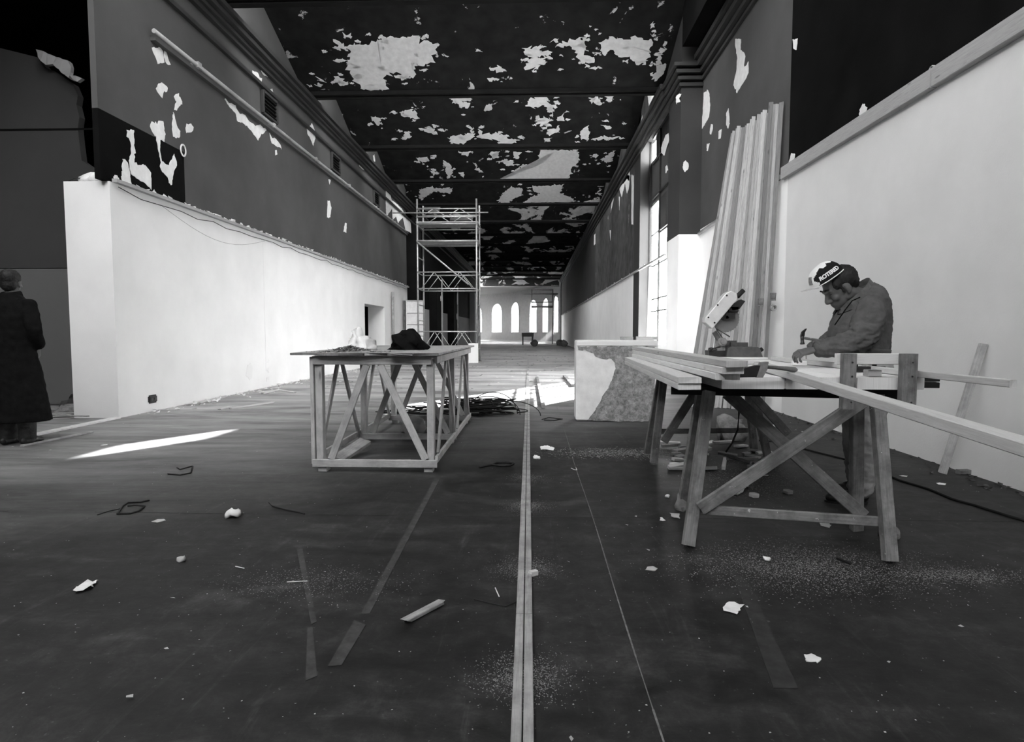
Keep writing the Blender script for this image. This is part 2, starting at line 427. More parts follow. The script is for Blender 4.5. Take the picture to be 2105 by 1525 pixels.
bm = BM(); splay(bm, 0, 8.75); link('window_jamb', bm, M['grey_pilaster'], wall_right)
# capital mouldings of the pilaster
bm = BM()
for i, (z, d) in enumerate(((6.28, .05), (6.40, .09), (6.52, .14), (6.64, .19))):
    box(bm, XP - d, XR, 13.2 - d, 14.3, z, z + .07)
link('pilaster_capital', bm, M['cornice'], wall_right)

# rear of the hall behind the camera and the dark side room on the left
bm = BM(); box(bm, -16, XR + .5, -9.3, -9, 0, 8.75); struct('wall_back', bm, M['white_wall'])
bm = BM(); box(bm, -15.3, -15, -9, 30.6, 0, 8.75); box(bm, -15, XL - .6, 16.0, 16.2, 0, 8.75)
wsd = struct('wall_side_room', bm, M['black_wall'])
bm = BM(); box(bm, -15.3, XL - .4, -9.2, 31, 6.9, 7.1); struct('ceiling_side_room', bm, M['black_wall'])

# partition with a flush door behind the white wall's end
PY = 9.3
pts = [at(x, y, 'Y', PY) for x, y in ((168, 330), (164, 300), (160, 262), (163, 240), (157, 215), (160, 196), (150, 172), (130, 160), (112, 146), (95, 140), (78, 118))]
top = [(-6.35, PY, 0), (-6.35, PY, 3.4)] + [(p.x, PY, p.z) for p in pts] + [(-9.2, PY, 5.75), (-10.2, PY, 5.6), (-11.2, PY, 5.9), (-12.4, PY, 5.7), (-12.4, PY, 0)]
zcut = 2.15
bm = BM(); prism(bm, [t for t in [(-6.35, PY, zcut)] + [q for q in top if q[2] > zcut] + [(-12.4, PY, zcut)]], (0, .12, 0))
wp = struct('wall_partition', bm, M['partition_dark'])
bm = BM(); box(bm, -12.4, -6.35, PY, PY + .12, 0, zcut - .012); link('lower_panel', bm, M['partition'], wp)
bm = BM(); box(bm, -12.4, -6.4, PY - .006, PY, 4.24, 4.27); link('seam', bm, M['black_wall'], wp)
bm = BM(); box(bm, -8.1, -7.14, PY - .02, PY, .02, 2.12); dr = link('door_leaf', bm, M['partition'], wp)
bm = BM(); box(bm, -7.14, -7.12, PY - .004, PY, 0, 2.13); box(bm, -8.13, -8.1, PY - .004, PY, 0, 2.13); link('door_gap', bm, M['black_wall'], wp)
# torn board hanging at the ragged top of the partition
bm = BM(); prism(bm, jagged([at(x, y, 'Y', PY - .15) for x, y in ((75, 100), (105, 110), (145, 128), (147, 148), (168, 160), (160, 166), (125, 150), (110, 132), (92, 134), (78, 118))], .02, .12), (0, .06, 0))
link('torn_board', bm, M['grey_dado'], wp, label='torn board hanging from the ragged top')

# saw-tooth ceiling: slopes that fall away from the camera to each gutter, glazing behind each gutter
bm = BM(); box(bm, XL - .5, XR + .5, GUT[0] - 4.28, GUT[0] - 4.1, 8.6, 8.7)
ceiling = struct('ceiling', bm, M['concrete_beam'])
for k, y in enumerate(GUT):
    if y > 68: continue
    y0 = y - 4.28 + .02
    bm = BM(); prism(bm, [(XL - .1, y0, ZG + ZRISE), (XL - .1, y - .12, ZG + .02), (XL - .1, y - .12, ZG + .14), (XL - .1, y0, ZG + ZRISE + .12)], (XR + .2 - XL, 0, 0))
    m_ = M['slope_near'] if y < 30 else (M['slope_far'] if y < 62 else M['slope_end'])
    link('ceiling_slope', bm, m_, ceiling)
    bm = BM(); box(bm, XL - .1, XR + .1, y - .16, y + .16, ZG - .05, ZG + .2); box(bm, XL - .1, XR + .1, y - .06, y + .06, ZG - .09, ZG - .05)
    link('gutter_beam', bm, M['concrete_beam'], ceiling)
    if y > 28.5 or y < -7:
        bm = BM(); box(bm, XL - .1, XR + .1, y - .05, y + .02, ZG + .15, ZG + ZRISE); link('boarded_glazing', bm, M['black_wall'], ceiling)
    else:
        bm = BM()
        for i in range(9): bar(bm, (XL + .1 + i * 1.08, y - .06, ZG + .15), (XL + .1 + i * 1.08, y - .06, ZG + ZRISE), .04, .05, (0, 1, 0))
        bar(bm, (XL, y - .06, ZG + ZRISE - .03), (XR, y - .06, ZG + ZRISE - .03), .06, .05, (0, 1, 0))
        link('glazing_bars', bm, M['iron'], ceiling)
# downstand at the end of the hall and the lower far room
bm = BM(); box(bm, XL - .5, XR + .5, 66.6, 67.0, 6.15, 8.75); ds = struct('wall_downstand', bm, M['slope_end'])
bm = BM(); box(bm, XL - .5, XR + .5, 66.5, 66.6, 6.08, 6.16); link('edge_moulding', bm, M['grey_dado'], ds)
bm = BM(); box(bm, -14, 8, 67, 96, 6.6, 6.8); struct('ceiling_far_room', bm, M['grey_wall'])
for pts_ in ([(1000, 567), (1012, 566), (1031, 567), (1034, 572), (1020, 575), (1010, 573), (998, 574)], [(1047, 566), (1075, 567), (1073, 573), (1088, 582), (1075, 586), (1052, 584), (1062, 578), (1048, 573)],
             [(1082, 565), (1108, 566), (1111, 571), (1095, 572)], [(1113, 569), (1125, 567), (1155, 566), (1155, 581), (1146, 577), (1135, 578), (1122, 584), (1116, 582), (1120, 576)]):
    bm = BM(); prism(bm, jagged([at(x, y, 'Y', 66.58) for x, y in pts_], .05, .3, ('Y', 66.58)), (0, .03, 0)); link('peeled_patch', bm, M['pale'], ds)

# curved end wall with six tall arched windows
WP = [(3.0, 65.9), (2.56, 68.0), (1.58, 73.0), (0.0, 76.3), (-2.31, 82.6), (-5.07, 86.8), (-8.4, 90.4), (-12, 93)]
WZB, WZT, ZE = 1.15, 5.18, 6.7
HW = [1.0, .95, 1.15, 1.2, 1.25, 1.3]
end_bm = BM()
win_pts = []
for i in range(1, 7):
    c = V((*WP[i], 0)); a = (V((*WP[i - 1], 0)) + c) / 2 if i > 1 else V((*WP[0], 0)); b = (V((*WP[i + 1], 0)) + c) / 2
    for (p, q, side) in ((a, c, 0), (c, b, 1)):
        t = (q - p).normalized(); n = V((t.y, -t.x, 0))
        if n.dot(V((0, 0, 0)) - p) < 0: n = -n
        w = HW[i - 1]; L = (q - p).length
        e = L - w if side == 0 else w
        def P(s, z): return p + t * s + V((0, 0, z))
        lo, hi = (0, L - w) if side == 0 else (w, L)
        prism(end_bm, [P(lo, 0), P(hi, 0), P(hi, ZE), P(lo, ZE)], -n * .10)
        l2, h2 = (L - w, L) if side == 0 else (0, w)
        prism(end_bm, [P(l2, 0), P(h2, 0), P(h2, WZB), P(l2, WZB)], -n * .10)
        arc = []
        for s in range(9):
            th = math.pi / 2 * s / 8
            x = (L - w * math.cos(th)) if side == 0 else w * math.cos(th)
            arc.append(P(x, WZT - w + w * math.sin(th)))
        prism(end_bm, arc + [P(L if side == 0 else 0, ZE), P(l2 if side == 0 else h2, ZE)], -n * .10)
    d = (b - a).normalized(); nn = V((d.y, -d.x, 0))
    if nn.dot(-c) < 0: nn = -nn
    win_pts.append((c, d, nn, HW[i - 1]))
wall_end = struct('wall_end', end_bm, M['end_brick'])
bm = BM()
for a, b in zip(WP, WP[1:]):
    p, q = V((*a, 0)), V((*b, 0)); bar(bm, p + V((0, 0, .06)), q + V((0, 0, .06)), .5, .12)
struct('baseboard_end', bm, M['white_wall'])
for i, (c, d, nn, w) in enumerate(win_pts):
    portal('end_window_portal', c - nn * .2 + V((0, 0, (WZB + WZT) / 2)), w * 2.1, WZT - WZB + .1, nn)
    bm = BM(); o_ = c - nn * .05
    for s in (-w, 0, w): bar(bm, o_ + d * s + V((0, 0, WZB)), o_ + d * s + V((0, 0, WZT - .05 if s == 0 else WZT - w)), .06, .06, nn)
    for z in (WZB, 2.4, 3.6): bar(bm, o_ - d * w + V((0, 0, z)), o_ + d * w + V((0, 0, z)), .04, .04)
    w_ = struct('window_%d' % (i + 2), bm, M['steel'])
    bm = BM(); prism(bm, [o_ + d * (w * math.cos(t)) + V((0, 0, WZT - w + w * math.sin(t))) for t in [math.pi * j / 12 for j in range(13)]] + [o_ - d * w + V((0, 0, WZB)), o_ + d * w + V((0, 0, WZB))], nn * .006)
    link('pane', bm, M['glass'], w_)
# haze volume over the far end: dusty air, plus the windows' glow it imitates
hz = bpy.data.materials.new('dusty_air_and_glow'); hz.use_nodes = True; nt = hz.node_tree; nt.nodes.clear()
ho = N(nt, 'ShaderNodeOutputMaterial'); hv = N(nt, 'ShaderNodeVolumeScatter'); hv.inputs['Density'].default_value = .016; hv.inputs['Anisotropy'].default_value = .35
nt.links.new(hv.outputs[0], ho.inputs['Volume'])
bm = BM(); box(bm, -12.0, XP - .3, 50, 95, .02, 6.0); o_ = link('haze', bm, hz, kind='stuff'); o_['label'] = 'bright dusty haze and window glow before the arched windows'; o_['category'] = 'haze'
bm = BM(); box(bm, -12.4, -12.1, 63, 95, 0, 6.7); box(bm, -12.4, XL, 62.8, 63.1, 0, 8.75); struct('wall_far_room_left', bm, M['end_brick'])
bm = BM(); box(bm, XP - .15, XP + .5, 66.0, 66.6, 0, 6.15); struct('trim_1', bm, M['grey_wall'])

# the tall window in the right wall: iron bars, panes, and boards over its upper half
bm = BM()
WX = XP + .38
for y in (14.35, 15.75, 17.1, 18.5): bar(bm, (WX, y, WZ0), (WX, y, 6.75), .05, .05, (1, 0, 0))
for z in (WZ0, 1.75, 2.1, 3.05, 3.95, 5.0, 6.0, 6.72): bar(bm, (WX, 14.35, z), (WX, 18.1, z), .035, .05, (1, 0, 0))
window_1 = struct('window_1', bm, M['iron'])
for (y0, y1, z0, z1) in ((14.3, 16.28, 3.02, 4.42), (14.3, 16.28, 4.42, 5.55), (14.3, 16.28, 5.55, 6.8), (16.28, 18.7, 4.85, 6.15), (16.28, 17.85, 6.15, 6.8), (16.28, 17.3, 3.9, 4.85)):
    bm = BM(); box(bm, WX + .03, WX + .06, y0 + .004, y1 - .004, z0 + .004, z1 - .004); link('cover_board', bm, M['grey_wall'], window_1)
bm = BM(); box(bm, WX - .003, WX + .003, 14.35, 18.55, WZ0, 3.05); box(bm, WX - .003, WX + .003, 16.3, 18.5, 3.05, 4.85); link('pane', bm, M['glass'], window_1)
bm = BM(); bar(bm, (XP + .2, 17.55, .9), (XP + .25, 17.6, 3.0), .10, .05, (0, 1, 0)); link('prop_post', bm, M['grey_dado'], window_1)

# cornices, rails and pipes running the length of the hall
bm = BM()
for z0, z1, d in ((6.50, 6.58, .06), (6.58, 6.64, .12), (6.66, 6.74, .20), (6.76, 6.84, .26)):
    box(bm, XL - .02, XL + d, 7.8, 62.8, z0, z1)
struct('trim_2', bm, M['cornice'])
bm = BM(); box(bm, XL - .02, XL + .05, 7.8, 62.8, 6.15, 6.22); struct('trim_3', bm, M['cornice'])
bm = BM()
for z0, z1, d in ((6.30, 6.36, .05), (6.42, 6.50, .10), (6.54, 6.64, .17), (6.68, 6.78, .22)):
    box(bm, XP - d, XP, 14.3, 66.4, z0, z1); box(bm, XR - d, XR, 8.75, 13.1, z0 + .1, z1 + .1)
struct('trim_4', bm, M['cornice'])
bm = BM(); box(bm, XP - .04, XR, 8.75, 13.0, 7.0, 8.7); link('dark_soffit_panel', bm, M['black_wall'], wall_right)
pb = BM(); tube(pb, [(XL + .07, y, 5.5) for y in (8.9, 12, 16, 20, 24, 26.85)], .034, 10)
pp = single('wall_pipe', pb, M['pipe'], 'long pale pipe running along the dark upper left wall', 'pipe')
bm = BM(); box(bm, XL - .02, XL + .06, 8.95, 26.8, 5.39, 5.45); link('pipe_ledge', bm, M['grey_wall'], pp)
for y in (10.0, 12.9, 15.4, 18.2, 21.3, 24.2):
    bm = BM(); box(bm, XL - .02, XL + .115, y, y + .10, 5.455, 5.545); link('pipe_joint', bm, M['pipe'], pp)
# right wall's sloping-looking timber batten on top of the white plaster
bt = BM()
for y0, y1, dz in ((-4, 5.6, .0), (5.62, 8.85, .0)):
    bar(bt, (XR - .03, y0, ZWR + .05 + dz), (XR - .03, y1, ZWR + .05 + dz), .07, .17, (0, 0, 1), .006)
struct('trim_5', bt, M['batten'])
for (y0, y1) in ((8.95, 13.15),):
    bm = BM(); tube(bm, [(XR - .04, y0, ZWR + .03), (XR - .04, (y0 + y1) / 2, ZWR - .03), (XR - .04, y1, ZWR - .1)], .035, 8); struct('trim_6', bm, M['pipe'])
def rubble_ledge(name, x, y0, y1, z, w, mat_, n, sgn):
    bm = BM(); box(bm, min(x, x + sgn * w), max(x, x + sgn * w), y0, y1, z - .03, z + .015)
    o = struct(name, bm, M['grey_dado'])
    bm = BM()
    for i in range(n):
        y = y0 + (y1 - y0) * i / n + R.uniform(-.1, .1); s = R.uniform(.02, .06)
        c = V((x + sgn * w * R.uniform(.2, .9), y, z + .01)); q = [c + V((R.uniform(-s, s) * .6, R.uniform(-1.6, 1.6) * s, R.uniform(-.3, 1.3) * s * .8)) for _ in range(6)]
        vs = [bm.verts.new(p) for p in q]; bmesh.ops.convex_hull(bm, input=vs)
    link('plaster_crumbs', bm, M[mat_], o, kind='stuff')
    return o
rubble_ledge('trim_7', XL + .02, 7.95, 26.9, ZWL + .02, .07, 'pale', 150, 1)
rubble_ledge('trim_8', XP, 14.4, 66, ZWF + .03, .06, 'pale', 60, -1)
bm = BM(); pts = []
for i in range(40):
    y = 8.0 + i * .48; pts.append((XL + .05 + R.uniform(0, .02), y, ZWL - .06 - .05 * abs(math.sin(i * 1.3)) - R.uniform(0, .03)))
tube(bm, pts, .006, 5); single('sagging_cable', bm, M['wire'], 'thin black cable sagging under the top of the white left wall', 'cable')
bm = BM(); pts = [(XL + .03, 9.0 + i * .25, ZWL - .1 - .28 * math.sin(i / 14 * math.pi)) for i in range(15)]
tube(bm, pts, .0022, 5); single('hanging_wire', bm, M['wire'], 'thin loose wire drooping across the white left wall near its corner', 'wire')
# plaster bag and rubble on the wall's near end
bm = BM(); ball(bm, (XL - .25, 8.1, ZWL + .05), .28, .16, .09, seg=14); crumple(bm, .06, 8, 3)
for v in bm.verts: v.co.z = max(v.co.z, ZWL + .004)
single('torn_sheet', bm, M['sheet'], 'crumpled pale sheet on the near end of the white left wall top', 'sheet', smooth=True)
bm = BM(); pts = [(XL - .6 + i * .075, 8.0 + .02 * math.sin(i), ZWL + .02 + .05 * abs(math.sin(i * 1.1))) for i in range(9)]; tube(bm, pts, .008, 5)
single('ledge_wire', bm, M['wire'], 'black wire lying over the end of the white wall top', 'wire')

# vents under the cornice
for i, (x, y) in enumerate(((553, 221), (689, 337), (773, 409))):
    c = at(x, y, 'X', XL)
    t = thing('wall_vent', ['largest dark louvred vent, nearest on the upper left wall', 'middle dark louvred vent on the upper left wall', 'smallest, farthest dark louvred vent on the upper left wall'][i], 'vent', (XL, c.y, c.z - .22), 'vents on the left wall')
    bm = BM(); h, w = .22, .34
    for z in (c.z - h, c.z + h): bar(bm, (XL + .02, c.y - w, z), (XL + .02, c.y + w, z), .06, .05)
    for y_ in (c.y - w, c.y + w): bar(bm, (XL + .02, y_, c.z - h), (XL + .02, y_, c.z + h), .05, .06, (1, 0, 0))
    link('frame', bm, M['grey_pilaster'], t)
    bm = BM(); box(bm, XL - .01, XL + .0, c.y - w, c.y + w, c.z - h, c.z + h); link('backing', bm, M['black_wall'], t)
    for s in range(5):
        bm = BM(); z = c.z - h + .08 + s * .075; bar(bm, (XL + .02, c.y - w + .03, z), (XL + .02, c.y + w - .03, z), .04, .012, (.6, 0, 1)); link('slat', bm, M['black'], t)

# ---- places where the paint has come off, traced on the wall and roof planes
def patches(polys, conv, plane, v, out, parent, amp=.02, step=.09, m_=None):
    ox, oy, s = conv
    for pl in polys:
        pts = [at(ox + x / s, oy + y / s, plane, v) for x, y in pl]
        bm = BM(); pts = jagged(pts, amp, step)
        i = 'XYZ'.index(plane)
        for p in pts: p[i] = v
        prism(bm, pts, V(out) * .006); link('peeled_patch', bm, m_ or M['pale'], parent)
C7, C8 = (60, 80, 4.765), (440, 80, 3.812)
patches([[(1200,90),(1280,82),(1310,130),(1320,235),(1262,248),(1240,200)], [(1310,140),(1335,105),(1355,190),(1385,255),(1365,270),(1335,230)],
 [(1240,490),(1265,440),(1300,430),(1325,455),(1355,480),(1350,530),(1325,520),(1318,500),(1300,575),(1270,545)],
 [(1415,570),(1440,540),(1462,530),(1480,570),(1497,630),(1470,660),(1440,705),(1420,690),(1440,620)],
 [(1408,710),(1425,760),(1440,850),(1475,900),(1475,965),(1440,975),(1410,960),(1395,880)], [(1530,870),(1545,840),(1580,825),(1605,860),(1600,905),(1560,915),(1540,920)],
 [(1182,850),(1200,810),(1230,810),(1250,840),(1265,805),(1310,805),(1320,880),(1335,930),(1320,1005),(1280,990),(1280,1060),(1290,1170),(1330,1220),(1370,1240),(1385,1190),(1415,1130),(1440,1200),(1445,1230),(1410,1310),(1405,1390),(1390,1440),(1368,1410),(1360,1360),(1300,1300),(1278,1250),(1290,1210),(1270,1120),(1240,960),(1195,890)],
 [(958,900),(1020,888),(1025,960),(1022,1040),(1040,1120),(1022,1130),(1020,1200),(1050,1210),(1060,1245),(1110,1222),(1160,1260),(1190,1310),(1195,1480),(1140,1420),(1060,1370),(1010,1340),(985,1270),(975,1190),(990,1160),(1000,1110),(990,1000),(955,950)],
 [(905,1210),(925,1170),(960,1215),(985,1330),(1000,1440),(950,1430),(905,1400)]], C7, 'X', XL - .02, (1, 0, 0), wall_left, .012, .06)
ring = BM(); c = at(376, 309, 'X', XL)
for i in range(16):
    a0, a1 = i * math.tau / 16, (i + 1) * math.tau / 16
    prism(ring, [c + V((0, math.cos(a) * r * .8, math.sin(a) * r)) for a, r in ((a0, .10), (a1, .10), (a1, .075), (a0, .075))], (.012, 0, 0))
link('sleeve_hole', ring, M['pale'], wall_left)
patches([[(298,245),(340,260),(355,295),(375,310),(372,335),(330,335),(305,320)], [(355,210),(375,205),(420,250),(438,310),(400,290),(375,270)], [(440,400),(452,390),(465,430),(468,495),(450,480),(435,440)],
 [(80,470),(95,460),(110,495),(160,520),(200,580),(240,590),(270,640),(320,680),(360,670),(410,715),(370,750),(345,795),(310,745),(240,670),(180,640),(170,590),(110,520)],
 [(432,740),(450,770),(485,785),(515,820),(530,865),(490,840),(450,820)], [(470,725),(495,740),(505,770),(480,760)], [(478,880),(490,870),(493,905),(480,910)],
 [(725,700),(765,662),(790,720),(792,780),(775,838),(750,780),(730,740)], [(610,330),(625,282),(650,320),(700,430),(730,490),(690,460),(640,390)], [(1065,755),(1080,780),(1105,870),(1085,850)],
 [(890,1270),(905,1265),(918,1320),(908,1400),(885,1400)], [(1025,1440),(1038,1440),(1035,1520),(1015,1510)], [(895,1105),(915,1105),(905,1140)], [(1125,960),(1165,980),(1175,1030),(1140,1000)],
 [(1345,1190),(1380,1210),(1390,1260),(1440,1300),(1470,1330),(1500,1380),(1540,1440),(1545,1520),(1500,1500),(1480,1400),(1440,1440),(1425,1390),(1400,1420),(1395,1330),(1350,1390),(1345,1280)], [(1245,915),(1255,905),(1262,950),(1255,980)], [(1270,1230),(1290,1250),(1300,1330),(1285,1330)]],
 C8, 'X', XL - .02, (1, 0, 0), wall_left, .015, .10)
CR, CR2, C3 = (1280, 80, 5.083), (1120, 360, 4.236), (1400, 60, 3.096)
patches([[(1180,0),(1238,0),(1235,110),(1270,140),(1282,180),(1270,270),(1275,300),(1315,240),(1320,330),(1295,410),(1250,470),(1200,565),(1180,530),(1158,480),(1190,330),(1200,200),(1180,70)],
 [(850,560),(890,530),(905,560),(915,700),(905,810),(830,945),(815,910),(840,780)], [(925,890),(945,890),(945,930),(925,1000),(910,990)], [(885,1095),(910,1090),(890,1170),(880,1165)],
 [(1085,780),(1105,735),(1115,800),(1120,880),(1100,935),(1085,900)], [(1005,960),(1035,940),(1025,1040),(1003,1045)], [(1775,0),(1830,0),(1820,110),(1790,100)]], CR, 'X', XR, (-1, 0, 0), wall_right, .012, .07)
patches([[(560,600),(590,570),(615,580),(605,600),(590,620),(605,650),(570,680),(555,655)], [(625,1300),(655,1270),(690,1310),(685,1360),(655,1390),(635,1370)]], CR, 'Y', 13.2, (0, -1, 0), wall_right, .01, .05)
patches([[(410,720),(455,640),(480,575),(470,720),(420,755)], [(405,1130),(450,1000),(480,990),(485,1060),(435,1215),(405,1190)], [(450,1330),(465,1310),(475,1370),(450,1400)],
 [(260,570),(360,570),(345,700),(255,850),(275,690)], [(170,930),(210,790),(205,880),(180,950)], [(0,1400),(75,1280),(75,1500),(50,1460),(0,1520)]], CR, 'X', XP, (-1, 0, 0), wall_right, .015, .12)
patches([[(650,60),(690,0),(745,0),(730,130),(715,170),(700,70),(670,190),(640,90)], [(575,320),(580,250),(610,120),(600,220)], [(755,0),(775,0),(770,420),(755,430)], [(565,480),(575,480),(572,575)], [(430,520),(440,510),(440,600),(428,610)], [(645,190),(653,190),(650,300)]],
 CR2, 'X', XP, (-1, 0, 0), wall_right, .02, .2)
patches([[(1125,575),(1165,460),(1185,500),(1180,535)], [(685,845),(705,785),(725,800),(720,840)], [(1580,260),(1600,235),(1640,240),(1640,250)]], C3, 'X', XR, (-1, 0, 0), wall_right, .012, .06)

C2 = (550, 60, 2.339)
def slope_patches(gut, polys):
    """paint patches on the roof slope that ends at this gutter"""
    n = V((0, -(ZRISE - .02) / 4.14, -1)).normalized()
    p0 = V((0, gut - .12, ZG + .02)); o = V((0, 0, EYE)); m = camo.rotation_euler.to_matrix()
    fb = BM()
    for pl in polys:
        pts = []
        for x, y in pl:
            d = m @ V(((C2[0] + x / C2[2] - CXP), -(C2[1] + y / C2[2] - CYP), -FPX))
            pts.append(o + d * ((p0 - o).dot(n) / d.dot(n)))
        for p in pts:                             # small flakes round the torn edge
            for _ in range(2):
                if R.random() < .55:
                    c = p + V((R.gauss(0, .22), R.gauss(0, .16), 0)); r = R.uniform(.02, .085)
                    q = jagged([c + V((math.cos(a) * r * R.uniform(.5, 2.1), math.sin(a) * r * R.uniform(.5, 1), 0)) for a in (0, 1.1, 2.2, 3.3, 4.2, 5.2)], r * .45, r * .7)
                    q = [x - n * (x - p0).dot(n) for x in q]
                    if min(x.z for x in q) > ZG + .03 and max(x.z for x in q) < ZG + ZRISE and max(x.x for x in q) < XP - .1: prism(fb, q, n * .008)
        pts = [p - n * (p - p0).dot(n) for p in jagged(pts, .05, .085)]
        pts = [p for p in pts if p.z > ZG + .03]
        if len(pts) < 3: continue
        bm = BM(); prism(bm, pts, n * .008); link('peeled_patch', bm, M['pale'], ceiling)
    link('paint_flakes', fb, M['pale'], ceiling, kind='stuff')
slope_patches(15.15, [[(390,150),(400,100),(390,80),(430,70),(490,75),(520,60),(560,40),(700,35),(760,45),(800,75),(820,110),(800,150),(740,180),(700,160),(700,230),(650,245),(640,210),(590,205),(560,230),(580,290),(520,295),(460,290),(420,250),(400,210)],
 [(320,55),(350,60),(380,85),(370,100),(340,85)], [(315,235),(340,230),(370,240),(365,262),(320,255)], [(230,230),(250,228),(265,255),(240,245)], [(1065,185),(1110,180),(1145,195),(1110,210),(1080,205)],
 [(1230,90),(1300,95),(1325,120),(1290,130),(1330,140),(1330,170),(1290,195),(1235,185),(1240,160),(1270,140),(1245,115)], [(1385,75),(1425,55),(1500,42),(1530,70),(1540,130),(1570,145),(1565,165),(1500,160),(1490,110),(1450,75),(1420,90)],
 [(1605,55),(1640,40),(1790,42),(1850,55),(1845,110),(1820,165),(1770,165),(1740,130),(1690,130),(1650,100),(1610,130),(1600,90)], [(1900,60),(1925,60),(1910,110),(1885,150),(1870,150),(1890,90)], [(1870,175),(1915,165),(1910,205),(1870,250),(1848,235),(1865,205)]])
slope_patches(19.43, [[(495,430),(520,418),(542,430),(535,462),(510,450)], [(648,400),(680,390),(722,398),(715,430),(690,425),(650,415)], [(735,475),(800,480),(795,505),(760,495)], [(650,505),(670,495),(690,520),(655,530)],
 [(855,325),(970,322),(975,345),(930,345),(970,355),(965,380),(920,370),(900,345)], [(1250,370),(1260,330),(1290,318),(1345,318),(1352,345),(1370,370),(1375,410),(1350,395),(1335,360),(1290,375)],
 [(1290,450),(1320,425),(1355,430),(1345,460),(1310,465)], [(1340,480),(1400,470),(1400,495),(1350,505)], [(1500,490),(1540,470),(1550,500),(1540,535),(1505,525)], [(1610,460),(1655,470),(1640,485)],
 [(870,520),(920,505),(980,500),(970,470),(985,470),(990,520),(940,550),(880,550)], [(1010,520),(1015,480),(1040,500),(1140,505),(1160,530),(1210,530),(1170,550),(1170,565),(1140,560),(1090,530)], [(1545,345),(1590,315),(1600,345),(1590,365)], [(1620,325),(1660,315),(1655,335)],
 [(1330,525),(1365,520),(1355,540),(1335,540)], [(1560,530),(1600,515),(1720,520),(1640,532)], [(1395,420),(1420,415),(1425,440),(1400,440)]])
slope_patches(23.71, [[(1120,725),(1190,680),(1230,650),(1300,650),(1310,580),(1495,580),(1495,640),(1465,665),(1445,725)], [(915,590),(980,588),(960,610)], [(1070,588),(1110,588),(1110,620),(1080,620)], [(1180,588),(1205,588),(1205,625),(1180,620)],
 [(1120,630),(1180,630),(1185,650),(1160,660)], [(710,620),(770,615),(775,635),(740,638)], [(845,630),(880,650),(890,690),(870,720),(855,680)], [(985,640),(1035,690),(1010,685)], [(780,680),(810,675),(800,700)], [(1550,605),(1590,600),(1580,620)], [(1600,625),(1670,580),(1660,630),(1620,640)], [(920,690),(945,685),(940,710)]])
slope_patches(27.99, [[(730,810),(730,770),(790,755),(800,765),(890,765),(880,790),(800,780),(770,800),(740,820)], [(1110,835),(1125,790),(1170,760),(1225,765),(1220,800),(1180,815),(1160,835)],
 [(1270,755),(1420,750),(1410,790),(1470,815),(1465,833),(1230,835),(1260,810),(1310,790),(1275,775)], [(1575,790),(1600,770),(1605,800)], [(1515,830),(1600,810),(1600,835)]])

# ================================================================== things
def plank(name, p0, p1, w, t, m_, label, cat='plank', group=None, up=(0, 0, 1), jag=.004):
    bm = BM(); bar(bm, p0, p1, w, t, up, .0025, jag=jag)
    return single(name, bm, M[m_], label, cat, V(p0).lerp(V(p1), .5) - V((0, 0, t / 2)), group)

# ---- the trussed work table left of the middle
TX0, TX1, TY = -1.79, -.80, (4.95, 6.25, 7.6)
TZ = 1.0
t = thing('worktable', 'long rough timber table with V-shaped braces, left of the middle', 'table', ((TX0 + TX1) / 2, 6.27, 0))
def tpart(name, *bars_, m_='table_wood', label=None):
    bm = BM()
    for b in bars_: bar(bm, *b)
    return link(name, bm, M[m_], t, label=label)
px0, px1 = TX0 + .035, TX1 - .035
for y in TY:
    for x in (px0, px1): tpart('leg', ((x, y, .06), (x, y, .93), .058, .07, (0, 1, 0)))
    for x in (px0 + .02, px1 - .02): tpart('foot_block', ((x - .035, y + .01, .022), (x + .035, y + .01, .022), .10, .044))
    f = y - .05
    tpart('bottom_rail', ((TX0 - .02, f, .075), (TX1 + .02, f, .075), .03, .062))
    tpart('top_rail', ((TX0, f + .0, .92), (TX1 - .02, f + .0, .92), .03, .065))
    xc = (px0 + px1) / 2
    tpart('brace', ((px0 + .10, f + .002, .11), (xc - .055, f + .002, .885), .058, .024, (0, 1, 0)))
    tpart('brace', ((px1 - .04, f + .002, .11), (xc + .055, f + .002, .885), .058, .024, (0, 1, 0)))
for x, s in ((px0 - .045, -1), (px1 + .045, 1)):
    for y0, y1 in ((TY[0], TY[1]), (TY[1], TY[2])):
        yc = (y0 + y1) / 2
        tpart('side_brace', ((x - s * .005, y0 + .09, .13), (x - s * .005, yc - .05, .885), .055, .022, (1, 0, 0)))
        tpart('side_brace', ((x - s * .005, y1 - .09, .13), (x - s * .005, yc + .05, .885), .055, .022, (1, 0, 0)))
    tpart('side_rail', ((x, TY[0] - .02, .105), (x, TY[2] + .04, .105), .024, .058))
    tpart('side_rail', ((x, TY[0] - .02, .925), (x, TY[2] + .04, .925), .024, .06))
tpart('side_strip', ((px0 - .05, TY[0] - .03, .07), (px0 - .05, TY[0] - .03, .95), .03, .05, (0, 1, 0)))
for i in range(6):
    x0 = -1.955 + i * .202; x1 = x0 + .198
    bm = BM(); ys = TY[0] - R.uniform(.10, .18); n = 6
    ye = TY[2] + R.uniform(.12, .2)
    bar(bm, ((x0 + x1) / 2, ys, .972 + R.uniform(0, .004)), ((x0 + x1) / 2, ye, .972 + R.uniform(0, .004)), .198, .02, jag=.02)
    link('top_board', bm, M['pine_grey'], t)

